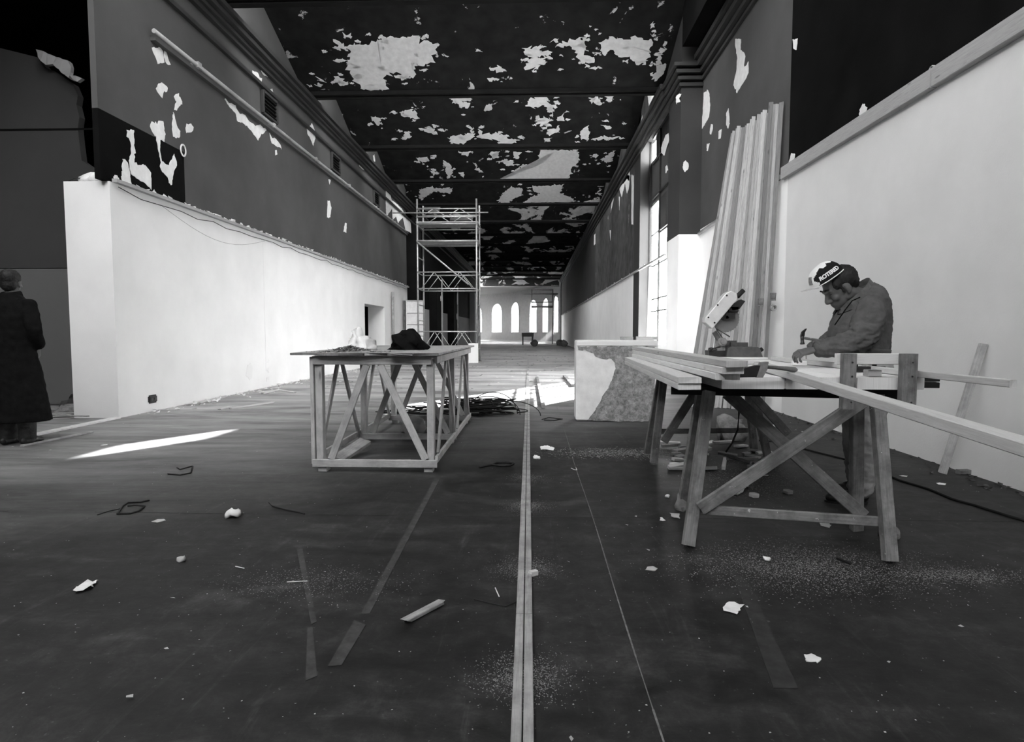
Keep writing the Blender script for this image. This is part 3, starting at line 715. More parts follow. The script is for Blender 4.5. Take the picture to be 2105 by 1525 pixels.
def cloth_lump(cx, cy, z, rx, ry, rz, seed, amp=.5, n=28):
    bm = BM()
    ball(bm, (cx, cy, z + rz * .35), rx, ry, rz, seg=n)
    for v in bm.verts:
        p = V(((v.co.x - cx) / rx, (v.co.y - cy) / ry, (v.co.z - z) / rz))
        d = mn.noise_vector(p * 1.3 + V((seed, 0, 0))) * amp + mn.noise_vector(p * 3.1 + V((0, seed, 0))) * amp * .45 + mn.noise_vector(p * 7 + V((0, 0, seed))) * amp * .13
        v.co += V((d.x * rx, d.y * ry, d.z * rz * .9))
        v.co.z = max(v.co.z, z + R.uniform(0, .003))
    return bm
# black jacket heap, pale sheet, shavings on it
bm = cloth_lump(-1.19, 5.75, .983, .17, .14, .14, 3, .45); 
for v in bm.verts:
    if v.co.x > -1.12: v.co.z = .983 + (v.co.z - .983) * max(.15, 1 - (v.co.x + 1.12) * 4.2)
single('black_jacket', bm, M['cloth_black'], 'black jacket thrown in a heap on the long timber table', 'jacket', smooth=True)
bm = cloth_lump(-1.56, 5.5, .983, .13, .10, .13, 11, .5)
for v in bm.verts:
    if v.co.x > -1.6 and v.co.z > 1.08: v.co.z = 1.08 + (v.co.z - 1.08) * .4
ball(bm, (-1.575, 5.5, 1.13), .035, .035, .075, seg=12); crumple(bm, .006, 30)
single('plastic_sheet', bm, M['sheet'], 'crumpled pale plastic sheet standing up beside the black jacket heap', 'plastic', smooth=True)
bm = BM()
for i in range(900):
    r = abs(R.gauss(0, .12)); a = R.uniform(0, 6.283)
    x, y = -1.55 + r * math.cos(a) * 1.25, 5.12 + r * math.sin(a) * .9
    if not (-1.94 < x < -.8 and 4.86 < y < 7): continue
    z = .984 + max(0, .055 - r * .28) * R.random()
    d = V((R.uniform(-1, 1), R.uniform(-1, 1), R.uniform(-.3, .3))).normalized() * R.uniform(.006, .03)
    s = V((-d.y, d.x, R.uniform(-.003, .003))) * .25; p = V((x, y, z))
    bm.faces.new([bm.verts.new(q) for q in (p - d, p + s + V((0, 0, .006)), p + d, p - s)])
single('wood_shavings', bm, M['rag'], 'heap of wood shavings and splinters on the timber table front', 'shavings', (-1.55, 5.12, .983), kind='stuff')
for i in range(5):
    bm = BM(); p = V((-1.72 + i * .07, 5.05 + R.uniform(-.1, .3), .99)); bar(bm, p, p + V((R.uniform(.1, .2), R.uniform(-.08, .08), .004)), .018, .01, ch=.001)
    single('splinter', bm, M['pine_grey'], 'thin splintered stick among the shavings on the timber table', 'stick', group='sticks in the shavings')
# under and behind it
plank('beam_offcut', (-1.72, 5.25, .03), (-1.60, 5.72, .11), .12, .035, 'pine_grey', 'grey board offcut lying under the timber table, tilted', 'offcut', up=(.25, 0, 1))
bm = cloth_lump(-1.37, 6.9, 0, .14, .12, .14, 21, .5, 18); single('crumpled_paper', bm, M['card'], 'large crumpled grey paper heap under the timber table', 'paper', smooth=False)
for i in range(4):
    p = V((-1.6 + i * .1, 5.12 + .05 * i, .012)); bm = BM(); bar(bm, p, p + V((.22, R.uniform(-.1, .1), 0)), .045, .02)
    single('wood_scrap', bm, M['pine_grey'], 'small wood scrap on the floor between the timber table front legs', 'scrap', group='wood scraps under the timber table')

# ---- tangle of cable behind the table
def coil(name, cx, cy, r0, r1, zmax, n, rad, label, seed, squash=.45):
    rr = random.Random(seed); bm = BM()
    for i in range(n):
        pts = []; r = rr.uniform(r0, r1); ox, oy = rr.gauss(0, r1 * .12), rr.gauss(0, r1 * .1); z = rr.uniform(.01, zmax)
        a0 = rr.uniform(0, 6.28); arc = rr.uniform(2.5, 6.6)
        for j in range(18):
            a = a0 + arc * j / 17
            q = r * (1 + .12 * math.sin(a * 2 + i))
            pts.append((cx + ox + q * math.cos(a), cy + oy + squash * q * math.sin(a), max(.008, z + .04 * math.sin(a * 1.5 + i) * (z / zmax))))
        tube(bm, pts, rad, 5)
    return single(name, bm, M['wire'], label, 'cable', (cx, cy, 0), kind='stuff')
coil('cable_tangle', -.80, 8.42, .2, .60, .20, 46, .0075, 'big tangle of black cable on the floor behind the timber table', 5)
coil('cable_tangle', -1.75, 8.5, .15, .45, .07, 12, .007, 'smaller loose tangle of black cable in the sunlight left of the big tangle', 9)
for i, (r, h) in enumerate(((.34, .30), (.26, .22), (.42, .2))):
    bm = BM(); pts = [(-.55 + .12 * i + r * math.cos(a), 8.4 - .1 * i, .02 + h * math.sin(a)) for a in [math.pi * j / 16 for j in range(17)]]
    tube(bm, pts, .006, 5); single('cable_loop', bm, M['wire'], ['tall thin cable loop arching out of the tangle', 'middle thin cable loop arching out of the tangle', 'wide low cable loop arching out of the tangle'][i], 'cable', (-.55, 8.4, 0))

# ---- metal track let into the floor, chalk line, old marks
bm = BM()
yy = [.6, 2.4, 4.1, 6.4, 9.5, 14, 19, 25]
def track_x(y): return -.028 - .0068 * (y - 1.9)
for a, b in zip(yy, yy[1:]):
    for s in (-.018, .017):
        bar(bm, (track_x(a) + s, a, .006), (track_x(b) + s, b - .004, .006), .031, .012, ch=.004)
single('floor_strip', bm, M['pine_grey'], 'long pale wooden strip laid along the middle of the floor', 'strip', (track_x(5), 5, 0))
def flat(name, pts, m_, label, cat, th=.0015, group=None, kind=None):
    bm = BM(); prism(bm, [V((p[0], p[1], .0008)) for p in pts], (0, 0, th))
    return single(name, bm, M[m_], label, cat, group=group, kind=kind)
bm = BM()
pts = [(.372 + .004 * math.sin(y * 2.1), y) for y in [.9 + i * .3 for i in range(30)]]
for a, b in zip(pts, pts[1:]):
    w0, w1 = R.uniform(.0012, .0035), R.uniform(.0012, .0035)
    prism(bm, [V((a[0] - w0, a[1], .001)), V((a[0] + w0, a[1], .001)), V((b[0] + w1, b[1], .001)), V((b[0] - w1, b[1], .001))], (0, 0, .001))
single('chalk_line', bm, M['chalk'], 'thin pale chalk line running down the floor right of the strip', 'line', (.372, 4, 0))
bm = BM()
for i in range(30):
    x0 = -4.2 + i * .28
    if R.random() < .75: prism(bm, [V((x0, 3.735, .001)), V((x0 + .27, 3.735, .001)), V((x0 + .27, 3.74, .001)), V((x0, 3.74, .001))], (0, 0, .001))
single('floor_seam', bm, M['tape'], 'faint seam line crossing the whole floor in front of the trestles', 'line', (0, 3.74, 0), kind='stuff')
def fpoly(px): return [fl(x, y) for x, y in px]
flat('tape_mark', fpoly([(610, 1130), (622, 1128), (651, 1278), (640, 1284)]), 'tape', 'short faint tape mark on the floor at lower left', 'mark')
flat('tape_mark', fpoly([(632, 1290), (643, 1290), (652, 1390), (628, 1400)]), 'tape', 'faintest wide tape mark below the short one at lower left', 'mark')
flat('tape_mark', fpoly([(893, 985), (904, 985), (760, 1262), (742, 1262)]), 'tape', 'long slanting faint tape mark in front of the timber table', 'mark')
flat('tape_mark', fpoly([(728, 1275), (752, 1285), (702, 1368), (674, 1370)]), 'tape', 'second piece of slanting tape mark, nearer the bottom edge', 'mark')
flat('tape_mark', fpoly([(1500, 1160), (1522, 1160), (1640, 1415), (1590, 1415)]), 'tape_faint', 'broad faint tape mark on the floor below the near trestle', 'mark')
bm = BM(); bar(bm, (XL + .0, 2.2, .012), (XL + .0, 7.9, .012), .09, .024, jag=.01)
single('wall_base_strip', bm, M['pale'], 'pale plaster strip on the floor continuing the left wall line', 'strip')
plank('floor_lath', (-5.15, 5.9, .01), (-5.05, 6.75, .01), .035, .02, 'pine_grey', 'thin pale lath on the floor beside the person in the black coat', 'lath')

# ---- trestles and bench on the right
def trestle(name, label, A, B, zt, feet, brs, low, base):
    """A, B: ends of the top beam; feet: four (top, foot) pairs"""
    tr = thing(name, label, 'trestle', base, 'trestles under the workbench')
    bm = BM(); bar(bm, A, B, .075, .06); link('top_beam', bm, M['pine_black'], tr, label='black stained top beam')
    for a, b in feet:
        bm = BM(); a, b = V(a), V(b); bar(bm, a, b - (b - a).normalized() * 0, .062, .05, (0, 1, 0)); link('leg', bm, M['pine_dark'], tr)
    for a, b in brs:
        bm = BM(); bar(bm, a, b, .072, .024, (0, 1, 0)); link('brace', bm, M['pine_dark'], tr)
    for a, b in low:
        bm = BM(); bar(bm, a, b, .024, .05); link('stretcher', bm, M['pine_dark'], tr)
    return tr
A0, B0 = V((.80, 3.53, .825)), V((2.02, 3.28, .825))
trestle('trestle', 'near splayed-leg wooden trestle with crossed braces, closest to the camera', A0, B0, .85,
    [((.985, 3.42, .82), (.835, 3.22, .012)), ((.985, 3.55, .82), (.975, 3.93, .012)), ((1.81, 3.25, .82), (1.785, 3.03, .012)), ((1.77, 3.37, .82), (1.875, 3.52, .012))],
    [((.90, 3.24, .205), (1.72, 3.20, .80)), ((1.13, 3.56, .80), (1.86, 3.42, .12))], [((.90, 3.27, .195), (1.80, 3.11, .185))], (1.4, 3.4, 0))
A1, B1 = V((.99, 5.38, .825)), V((2.14, 5.42, .825))
trestle('trestle', 'far splayed-leg wooden trestle standing under the saw', A1, B1, .85,
    [((1.15, 5.33, .82), (1.06, 5.30, .012)), ((1.15, 5.43, .82), (1.09, 5.75, .012)), ((1.88, 5.37, .82), (2.07, 5.33, .012)), ((1.90, 5.47, .82), (2.13, 5.86, .012))],
    [((1.14, 5.28, .20), (1.50, 5.26, .80)), ((1.72, 5.27, .80), (2.19, 5.24, .28)), ((1.65, 5.5, .78), (1.86, 5.55, .50))], [((1.12, 5.72, .22), (2.06, 5.82, .22))], (1.57, 5.45, 0))
bn = thing('workbench_top', 'pale bench top of thick boards lying on the two trestles', 'workbench', (1.42, 4.3, .857))
for i, (x0, x1) in enumerate(((.978, 1.30), (1.304, 1.66), (1.664, 2.0))):
    bm = BM(); bar(bm, ((x0 + x1) / 2, 3.16 + R.uniform(0, .012), .888), ((x0 + x1) / 2, 5.62, .888), x1 - x0, .062, ch=.004); link('top_board', bm, M['board_white'], bn)
bm = BM(); bar(bm, (.95, 4.85, .845), (2.05, 4.85, .845), .10, .022); link('cross_batten', bm, M['pine_black'], bn)
plank('white_batten', (1.16, 4.96, .837), (1.42, 4.94, .837), .06, .04, 'pine', 'short white batten end jutting out beneath the left bench boards', 'batten')
bm = BM(); bar(bm, (2.005, 3.27, .905), (2.125, 3.26, .905), .05, .024); bar(bm, (2.005, 3.27, .874), (2.125, 3.26, .874), .05, .03); single('batten_stub', bm, M['pine_black'], 'dark doubled batten stub jutting out from the bench right end', 'batten')
# planks on the bench
for k in range(2):
    plank('plank', (.800, 3.12 - .01 * k, .8725 + .0335 * k), (.905, 5.62, .8725 + .0335 * k), .115, .032, 'pine', ['lower plank of the pair along the bench left edge', 'upper plank of the pair along the bench left edge'][k], group='planks on the bench')
for k in range(3):
    plank('plank', (.925 + .008 * k, 2.86 - .03 * (k == 2) + .05 * (k == 0), .939 + .0325 * k), (.975, 5.66 + .02 * k, .939 + .0325 * k), .10 if k else .115, .031, 'pine', ['bottom plank of the stack of three on the bench', 'middle plank of the stack of three on the bench', 'top plank of the stack of three on the bench'][k], group='planks on the bench')
plank('plank', (1.215, 1.28, .853), (1.335, 3.62, .958), .062, .036, 'pine', 'long plank jutting off the bench toward the camera at the right edge', group='planks on the bench')
plank('plank', (1.975, 2.56, .939), (1.945, 5.0, .939), .030, .032, 'pine', 'narrow strip along the bench right edge in front of the worker', 'strip', group='planks on the bench')
plank('plank', (1.42, 5.30, .928), (2.0, 5.33, .928), .16, .016, 'board_white', 'thin white board under the saw on the bench', 'board')
plank('plank', (1.25, 4.35, .932), (1.62, 4.5, .932), .12, .02, 'pine', 'short pale board lying flat in the middle of the bench', 'board')
plank('nailed_block', (1.80, 4.28, .937), (1.89, 4.26, .937), .05, .03, 'board_white', 'small white block the worker is hammering at', 'block')
plank('small_block', (1.735, 3.22, .939), (1.80, 3.22, .939), .05, .034, 'pine', 'small pine block beside the right post of the bench stop', 'block')
# stop frame of two posts and a white crosspiece at the bench's near end
st = thing('bench_stop', 'two short upright posts joined by a white crosspiece on the near bench end', 'frame', (1.72, 3.12, .76))
for x, w in ((1.59, .062), (1.885, .072)):
    bm = BM(); bar(bm, (x, 3.115, .765), (x, 3.115, 1.043), w, .045, (0, 1, 0)); p = link('post', bm, M['pine_dark'], st)
    for z in (.80, 1.0, .93):
        bm = BM(); cyl(bm, (x + .008, 3.094, z), (x + .008, 3.088, z), .004, 8); link('nail_head', bm, M['iron'], p)
bm = BM(); bar(bm, (1.545, 3.152, 1.015), (1.90, 3.152, 1.015), .026, .056); link('crosspiece', bm, M['board_white'], st, label='white crosspiece')
# hatchet resting on the plank ends
h = thing('hatchet', 'hatchet with dark head and wooden handle lying on the bench by the planks', 'hatchet', (1.09, 3.0, .93))
hb = V((1.10, 3.03, .958))
bm = BM(); prism(bm, [hb + V(q) for q in ((-.085, -.01, -.03), (-.07, -.01, .012), (0, -.01, .03), (.035, -.01, .028), (.04, -.01, -.005), (0, -.01, -.028))], (0, .032, 0)); link('axe_head', bm, M['iron'], h)
bm = BM(); prism(bm, [hb + V(q) for q in ((.0, -.014, -.03), (.022, -.014, .045), (.056, -.014, .048), (.05, -.014, .01), (.03, -.014, -.03))], (0, .04, 0)); link('head_collar', bm, M['tin'], h)
bm = BM(); tube(bm, [hb + V(q) for q in ((.04, .005, .022), (.10, .02, .018), (.16, .03, .012), (.205, .04, .006), (.218, .042, .005))], [.009, .0095, .012, .0135, .006], 10); link('handle', bm, M['pine_dark'], h)
# hand plane
hp = thing('hand_plane', 'dark hand plane with a round knob standing behind the bench stop', 'plane', (1.90, 3.62, .922))
bm = BM(); bar(bm, (1.80, 3.55, .938), (2.04, 3.62, .938), .055, .03); link('body', bm, M['iron'], hp)
bm = BM(); loft(bm, [((1.865, 3.57, z), (r, 0, 0), (0, r, 0)) for z, r in ((.95, .012), (.965, .010), (.985, .019), (1.0, .020), (1.012, .012), (1.015, .003))], 12); link('knob', bm, M['pine_black'], hp)
bm = BM(); tube(bm, [(1.985, 3.6, .95), (1.99, 3.602, .975), (2.01, 3.61, .985)], .012, 8); link('tote', bm, M['pine_black'], hp)
bm = BM(); prism(bm, [(1.92, 3.57, .953), (1.95, 3.58, .985), (1.955, 3.582, .983), (1.93, 3.573, .953)], (-.01, .03, 0)); link('iron', bm, M['steel'], hp)

# ---- mitre saw on the far end of the bench, its head tilted up
SY = 5.36
sw = thing('mitre_saw', 'electric mitre saw with raised round blade on the far end of the bench', 'saw', (1.72, SY, .936))
def sp(x, y, dy=0.0): p = at(x, y, 'Y', SY + dy); return p
z0 = .937
b0, b1 = sp(1489, 727), sp(1563, 727)
bm = BM(); prism(bm, [(b0.x, SY - .06, z0), (b0.x + .012, SY - .06, z0 + .075), (b0.x + .03, SY - .06, z0 + .088), (b1.x - .045, SY - .06, z0 + .088), (b1.x - .025, SY - .06, z0 + .07), (b1.x, SY - .06, z0)], (0, .17, 0)); link('base', bm, M['saw_base'], sw)
bm = BM(); box(bm, b0.x + .06, b1.x - .10, SY + .02, SY + .05, z0 + .088, z0 + .125); box(bm, b0.x - .01, b0.x + .12, SY + .05, SY + .08, z0 + .085, z0 + .14); link('fence', bm, M['saw_base'], sw)
tt = sp(1463, 722); bm = BM(); box(bm, tt.x - .03, b0.x + .01, SY - .03, SY + .10, z0, z0 + .055); cyl(bm, (tt.x - .02, SY + .02, z0 + .055), (tt.x + .09, SY + .02, z0 + .055), .024, 12); link('turntable', bm, M['iron'], sw)
bm = BM(); k0 = sp(1460, 717); tube(bm, [(k0.x, SY - .05, k0.z), (k0.x + .05, SY - .04, k0.z + .015), (k0.x + .11, SY, k0.z + .02)], .006, 8); ball(bm, (k0.x - .006, SY - .05, k0.z), .015, seg=10); link('lock_lever', bm, M['iron'], sw)
pv = sp(1481, 702); bm = BM(); cyl(bm, (pv.x, SY - .07, pv.z), (pv.x, SY + .04, pv.z), .036, 16); cyl(bm, (pv.x, SY - .085, pv.z), (pv.x, SY - .07, pv.z), .022, 12); bar(bm, (pv.x, SY, z0 + .03), (pv.x, SY, pv.z), .07, .05, (0, 1, 0)); link('pivot', bm, M['tin'], sw)
a1 = sp(1462, 682); bm = BM(); bar(bm, (pv.x - .01, SY - .02, pv.z), (a1.x + .02, SY - .02, a1.z), .035, .04, (0, 1, 0)); tube(bm, [(pv.x, SY - .06, pv.z + .03), (a1.x + .02, SY - .06, a1.z + .03), (sp(1495, 692).x, SY - .07, sp(1495, 692).z)], .006, 6); link('arm', bm, M['saw_base'], sw)
bc = sp(1490, 655)
bm = BM(); n = 60; ro, ri = .121, .113
ring_ = [V((bc.x + (ro if i % 2 else ri) * math.cos(i * math.tau / n), SY - .02, bc.z + (ro if i % 2 else ri) * math.sin(i * math.tau / n))) for i in range(n)]
prism(bm, ring_, (0, .004, 0)); link('blade', bm, M['blade'], sw, label='round toothed blade')
bm = BM(); cyl(bm, (bc.x - .015, SY - .045, bc.z + .02), (bc.x - .015, SY + .02, bc.z + .02), .03, 14); cyl(bm, (bc.x - .0, SY - .06, bc.z + .01), (bc.x, SY - .02, bc.z + .01), .016, 10)
box(bm, bc.x - .01, bc.x + .07, SY - .06, SY - .03, bc.z + .0, bc.z + .05); box(bm, bc.x + .02, bc.x + .10, SY - .05, SY - .025, bc.z + .06, bc.z + .10); link('arbor', bm, M['iron'], sw)
h0, h1 = sp(1450, 668), sp(1506, 604)
ax = (h1 - h0).normalized(); nx = V((-ax.z, 0, ax.x))
bm = BM()
prof = [(0, -.052), (.0, .03), (.03, .058), (.30, .064), (.345, .045), (.36, -.01), (.33, -.045)]
prism(bm, [h0 + ax * a + nx * b + V((0, -.08, 0)) for a, b in prof], (0, .10, 0)); bmesh.ops.bevel(bm, geom=[e for e in bm.edges if e.calc_length() > .02], offset=.008, segments=2, affect='EDGES', profile=.5)
g_ = link('blade_guard', bm, M['alu'], sw, label='pale cast blade guard')
for a, b in ((.05, .04), (.18, .05), (.29, .045), (.05, -.03)):
    bm = BM(); cyl(bm, h0 + ax * a + nx * b + V((0, -.083, 0)), h0 + ax * a + nx * b + V((0, -.076, 0)), .008, 8); link('screw', bm, M['iron'], g_)
bm = BM(); q = h0 + ax * .28 - nx * .085; prism(bm, [q + V(p_) for p_ in ((-.03, -.05, -.035), (.03, -.05, -.02), (.075, -.05, .045), (.04, -.05, .06), (-.05, -.05, .0))], (0, .06, 0)); link('motor_housing', bm, M['iron'], sw)
g0, g1 = sp(1512, 611), sp(1526, 597)
bm = BM(); tube(bm, [h1 + V((0, -.03, 0)), g0 + V((0, -.03, 0))], [.014, .012], 8); hs_ = link('handle_stem', bm, M['alu'], sw)
bm = BM(); tube(bm, [g0 + V((0, -.03, 0)), g0.lerp(g1, .12) + V((0, -.03, 0)), g1 + V((0, -.03, 0))], [.015, .021, .02], 10); link('handle', bm, M['black'], sw)
bm = BM(); k = sp(1567, 719); bar(bm, (b1.x - .02, SY, k.z - .02), (k.x, SY, k.z + .01), .03, .03); link('clamp_knob', bm, M['black'], sw)
bm = BM(); tube(bm, [(1.20, 3.60, .80), (1.215, 3.60, .68), (1.21, 3.60, .58), (1.18, 3.6, .50), (1.15, 3.62, .44)], .006, 6)
single('saw_cord', bm, M['wire'], 'short black cord hanging under the bench beside the near trestle leg', 'cord', (1.2, 3.6, .44))
bm = BM(); pts = [fl(x, y, .01) for x, y in ((1560, 905), (1600, 908), (1640, 919), (1690, 932), (1735, 943), (1780, 955), (1803, 967), (1850, 987), (1910, 1005), (1960, 1026), (2010, 1040), (2060, 1056), (2140, 1080))]
tube(bm, pts, .009, 6); single('power_cable', bm, M['wire'], 'black power cable crossing the floor from the bench to the right edge', 'cable', pts[5])

# ---- leaning stack of long boards at the right wall
NL = 19
ORD = 'first second third fourth fifth sixth seventh eighth ninth tenth eleventh twelfth thirteenth fourteenth fifteenth sixteenth seventeenth eighteenth nineteenth'.split()
for i in range(NL):
    s = i / (NL - 1)
    bx, by = 2.37 + 1.03 * s, 9.35 - .32 * s + (.0 if i % 2 else .045)
    tp = V((3.46 if i % 2 else 3.49, 10.95 - 2.10 * s + (.0 if i % 2 else .05), 4.60 - .20 * s + R.uniform(-.05, .05)))
    w = R.uniform(.050, .066)
    d = (tp - V((bx, by, 0))).normalized()
    bm = BM(); bar(bm, V((bx, by, 0)) + d * .012, tp, w, .024, (-.25, -1, 0), .002, jag=.01)
    single('leaning_board', bm, M['lumber'], '%s long rough-sawn board from the left in the tall leaning stack' % ORD[i], 'board', (bx, by, 0), 'leaning boards')
bm = BM(); c = at(1586, 612, 'Y', 8.8)
for i, (x, y, lab) in enumerate(((1562, 621, 'left small dark cup hooked on the leaning boards'), (1587, 610, 'right small dark cup hooked on the leaning boards'))):
    c = at(x, y, 'Y', 8.93 if i == 0 else 8.83); cp = thing('small_cup', lab, 'cup', c - V((0, 0, .05)), 'cups on the leaning boards')
    b_ = BM(); loft(b_, [((c.x, c.y - .04, c.z - .05 + z), (r, 0, 0), (0, r, 0)) for z, r in ((0, .034), (.1, .042))], 14); link('cup_body', b_, M['pine_dark'], cp)
    b_ = BM(); loft(b_, [((c.x, c.y - .04, c.z - .055 + z), (r, 0, 0), (0, r, 0)) for z, r in ((0, .038), (.012, .038))], 14); link('rim', b_, M['tin'], cp)
c = at(1587, 633, 'Y', 8.83); b_ = BM()
for i in range(16):
    a0, a1_ = i * math.tau / 16, (i + 1) * math.tau / 16
    prism(b_, [c + V((math.cos(a) * r, -.07, math.sin(a) * r)) for a, r in ((a0, .045), (a1_, .045), (a1_, .026), (a0, .026))], (0, .06, 0))
single('tape_roll', b_, M['tin'], 'small pale ring roll hooked below the right cup on the leaning boards', 'roll')
plank('loose_board', (3.30, 4.95, .02), (3.515, 4.87, 1.06), .06, .028, 'pine_grey', 'narrow board leaning alone against the right wall near the edge', 'board', up=(0, -1, 0))
bm = BM(); p = fl(2000, 975); bar(bm, p + V((-.12, .0, .02)), p + V((.03, .02, .02)), .05, .035); bar(bm, p + V((.03, .02, .0)), p + V((.035, .02, .075)), .05, .03, (0, 1, 0)); single('corner_offcut', bm, M['pine_dark'], 'dark angled offcut on the floor against the right wall', 'offcut')

# ---- plaster-coated crate with the dark stain
bx0, bx1, by0, bz = .56, 1.60, 7.82, 1.05
cr = thing('plaster_block', 'big pale plaster-coated block with a dark mottled stain, beside the bench', 'block', ((bx0 + bx1) / 2, by0 + .2, 0))
bm = BM(); box(bm, bx0, bx1, by0, by0 + .36, .015, bz); bmesh.ops.bevel(bm, geom=bm.edges[:], offset=.012, segments=2, affect='EDGES'); link('body', bm, M['pale'], cr)
mm, nt, b_ = base_nodes('mottled_stain', .9, .1, 0); co = N(nt, 'ShaderNodeTexCoord').outputs['Object']
nt.links.new(ramp(nt, noise_tex(nt, co, 17, 10, .8), [(.32, .05), (.48, .20), (.60, .34), (.72, .6)]).outputs[0], b_.inputs['Base Color'])
def cp(x, y): return at(x, y, 'Y', by0 - .001)
bm = BM(); pts = [cp(x, y) for x, y in ((1207, 864), (1222, 845), (1237, 818), (1250, 797), (1260, 775), (1265, 757), (1263, 745), (1256, 737), (1240, 738), (1226, 733), (1212, 723), (1200, 719), (1189, 720), (1187, 712), (1345, 712), (1347, 866), (1300, 866))]
prism(bm, jagged(pts, .006, .05, ('Y', by0 - .001)), (0, -.004, 0)); link('stain', bm, mm, cr, label='dark mottled stained face')
bm = BM(); box(bm, bx0 + .005, bx1 - .02, by0 - .012, by0, bz - .07, bz - .012); link('edge_strip', bm, M['near_wall'], cr)
plank('block_stick', (1.14, 7.95, bz + .022), (1.30, 7.95, bz + .022), .05, .04, 'pine_grey', 'shorter stick lying on top of the plaster block', 'stick')
plank('block_stick', (1.34, 7.93, bz + .024), (1.62, 7.93, bz + .024), .06, .044, 'pine', 'longer pale stick lying on top of the plaster block', 'stick')

# ---- scaffold tower
SX0, SX1, SY0, SY1, SZ = -4.36, -2.12, 23.1, 24.35, 6.15
sf = thing('scaffold_tower', 'tall tubular scaffold tower behind the timber table', 'scaffold', ((SX0 + SX1) / 2, (SY0 + SY1) / 2, 0))
for x in (SX0, SX1):
    for y in (SY0, SY1):
        bm = BM(); cyl(bm, (x, y, .0), (x, y, SZ), .034, 8); p = link('upright', bm, M['steel'], sf)
        bm = BM(); box(bm, x - .07, x + .07, y - .07, y + .07, 0, .012); link('base_plate', bm, M['iron'], p)
    for z in (.5, 1.0, 1.6, 2.2, 2.8, 3.4, 4.0, 4.6, 5.2, 5.8):
        bm = BM(); cyl(bm, (x, SY0, z), (x, SY1, z), .02, 6); link('rung', bm, M['steel'], sf)
for z in (1.18, 2.80, 3.42, 4.58, 5.22, 5.48, 5.78):
    for y in (SY0 - .05, SY1 + .05):
        bm = BM(); cyl(bm, (SX0, y, z), (SX1, y, z), .027, 6); link('rail', bm, M['steel'], sf)
for z0_, z1_ in ((2.80, 3.42), (5.48, 5.78), (.45, 1.18)):
    for y in (SY0 - .05, SY1 + .05):
        for j in range(4):
            xa = SX0 + .15 + j * (SX1 - SX0 - .3) / 4; xb = xa + (SX1 - SX0 - .3) / 4
            bm = BM(); cyl(bm, (xa, y, z0_ if j % 2 == 0 else z1_), (xb, y, z1_ if j % 2 == 0 else z0_), .016, 6); link('lattice', bm, M['steel'], sf)
bm = BM(); cyl(bm, (SX0 - .9, SY0 - .1, 5.62), (SX1 + .45, SY0 - .1, 5.62), .024, 6); link('guard_rail', bm, M['steel'], sf)
bm = BM(); cyl(bm, (SX0, SY0 - .08, 4.55), (SX1 - .3, SY0 - .08, 2.95), .03, 8); link('diagonal', bm, M['steel'], sf)
for z in (4.55, 5.24):
    for j in range(4):
        y = SY0 + .16 + j * .3; bm = BM(); bar(bm, (SX0 - .05, y, z + .06), (SX1 + .05, y, z + .06), .28, .045); link('deck_board', bm, M['pine_grey'], sf)
bm = BM(); box(bm, -2.42, -2.05, 22.86, 22.92, 0, .74); single('white_board', bm, M['near_wall'], 'pale board standing at the foot of the scaffold right leg', 'board')
# crate-like panel door and the poles by the doorway
pd = thing('panel_door', 'pale panelled door leaf leaning behind the left scaffold leg', 'door', (-4.95, 25.6, 0))
bm = BM(); box(bm, -5.32, -4.56, 25.58, 25.63, 0, 2.5); link('leaf', bm, M['pale'], pd)
for z in (.52, 1.0, 1.48, 1.96, 2.47):
    bm = BM(); bar(bm, (-5.32, 25.57, z), (-4.56, 25.57, z), .03, .03); link('cross_rail', bm, M['grey_dado'], pd)
for x in (-5.31, -4.57):
    bm = BM(); bar(bm, (x, 25.57, 0), (x, 25.57, 2.5), .03, .04, (0, 1, 0)); link('stile', bm, M['pale'], pd)
bm = BM(); cyl(bm, (XL + .09, 23.7, 0), (XL + .02 + .07, 23.7, 2.72), .05, 8); single('wall_post', bm, M['pine_grey'], 'grey post standing against the left wall past the doorway', 'post')
bm = BM(); bar(bm, (XL + .06, 26.0, 0), (XL + .06, 26.0, 2.5), .22, .06, (1, 0, 0)); single('dark_upright_board', bm, M['pine_dark'], 'dark upright board at the far end of the white left wall', 'board')
# second, distant scaffold and clutter before the windows
s2 = thing('scaffold_tower', 'small distant scaffold frame in front of the arched windows', 'scaffold', (1.1, 60, 0))
fx0, fx1 = -.1, 1.95
for x in (fx0, fx1):
    for y in (59.4, 60.6):
        bm = BM(); cyl(bm, (x, y, 0), (x, y, 5.3), .04, 6); link('upright', bm, M['steel'], s2)
for z in (3.6, 4.1, 4.9, 5.3):
    for y in (59.4, 60.6):
        bm = BM(); cyl(bm, (fx0 - (.9 if z == 4.9 else 0), y, z), (fx1 + (.5 if z == 4.9 else 0), y, z), .035, 6); link('rail', bm, M['steel'], s2)
for j in range(3):
    bm = BM(); bar(bm, (fx0, 59.6 + j * .4, 3.7), (fx1, 59.6 + j * .4, 3.7), .35, .06); link('deck_board', bm, M['pine_grey'], s2)
db = thing('far_bench', 'small dark bench far off below the arched windows', 'bench', (-.4, 56, 0))
bm = BM(); box(bm, -1.0, .1, 55.6, 56.3, .75, 1.1); link('top', bm, M['grey_dado'], db)
for x in (-.9, 0.0):
    for y in (55.7, 56.2):
        bm = BM(); box(bm, x - .05, x + .05, y - .05, y + .05, 0, .75); link('leg', bm, M['pine_dark'], db)
for i, (x, y) in enumerate(((.15, 50), (2.3, 52), (2.6, 50))):
    bm = BM(); ball(bm, (x, y, .25), .3, .3, .28, seg=10); crumple(bm, .15, 4, i); single('rubble_lump', bm, M['rag'], ['rubble lump on the far floor before the middle window', 'left rubble lump by the far right wall', 'right rubble lump by the far right wall'][i], 'rubble')
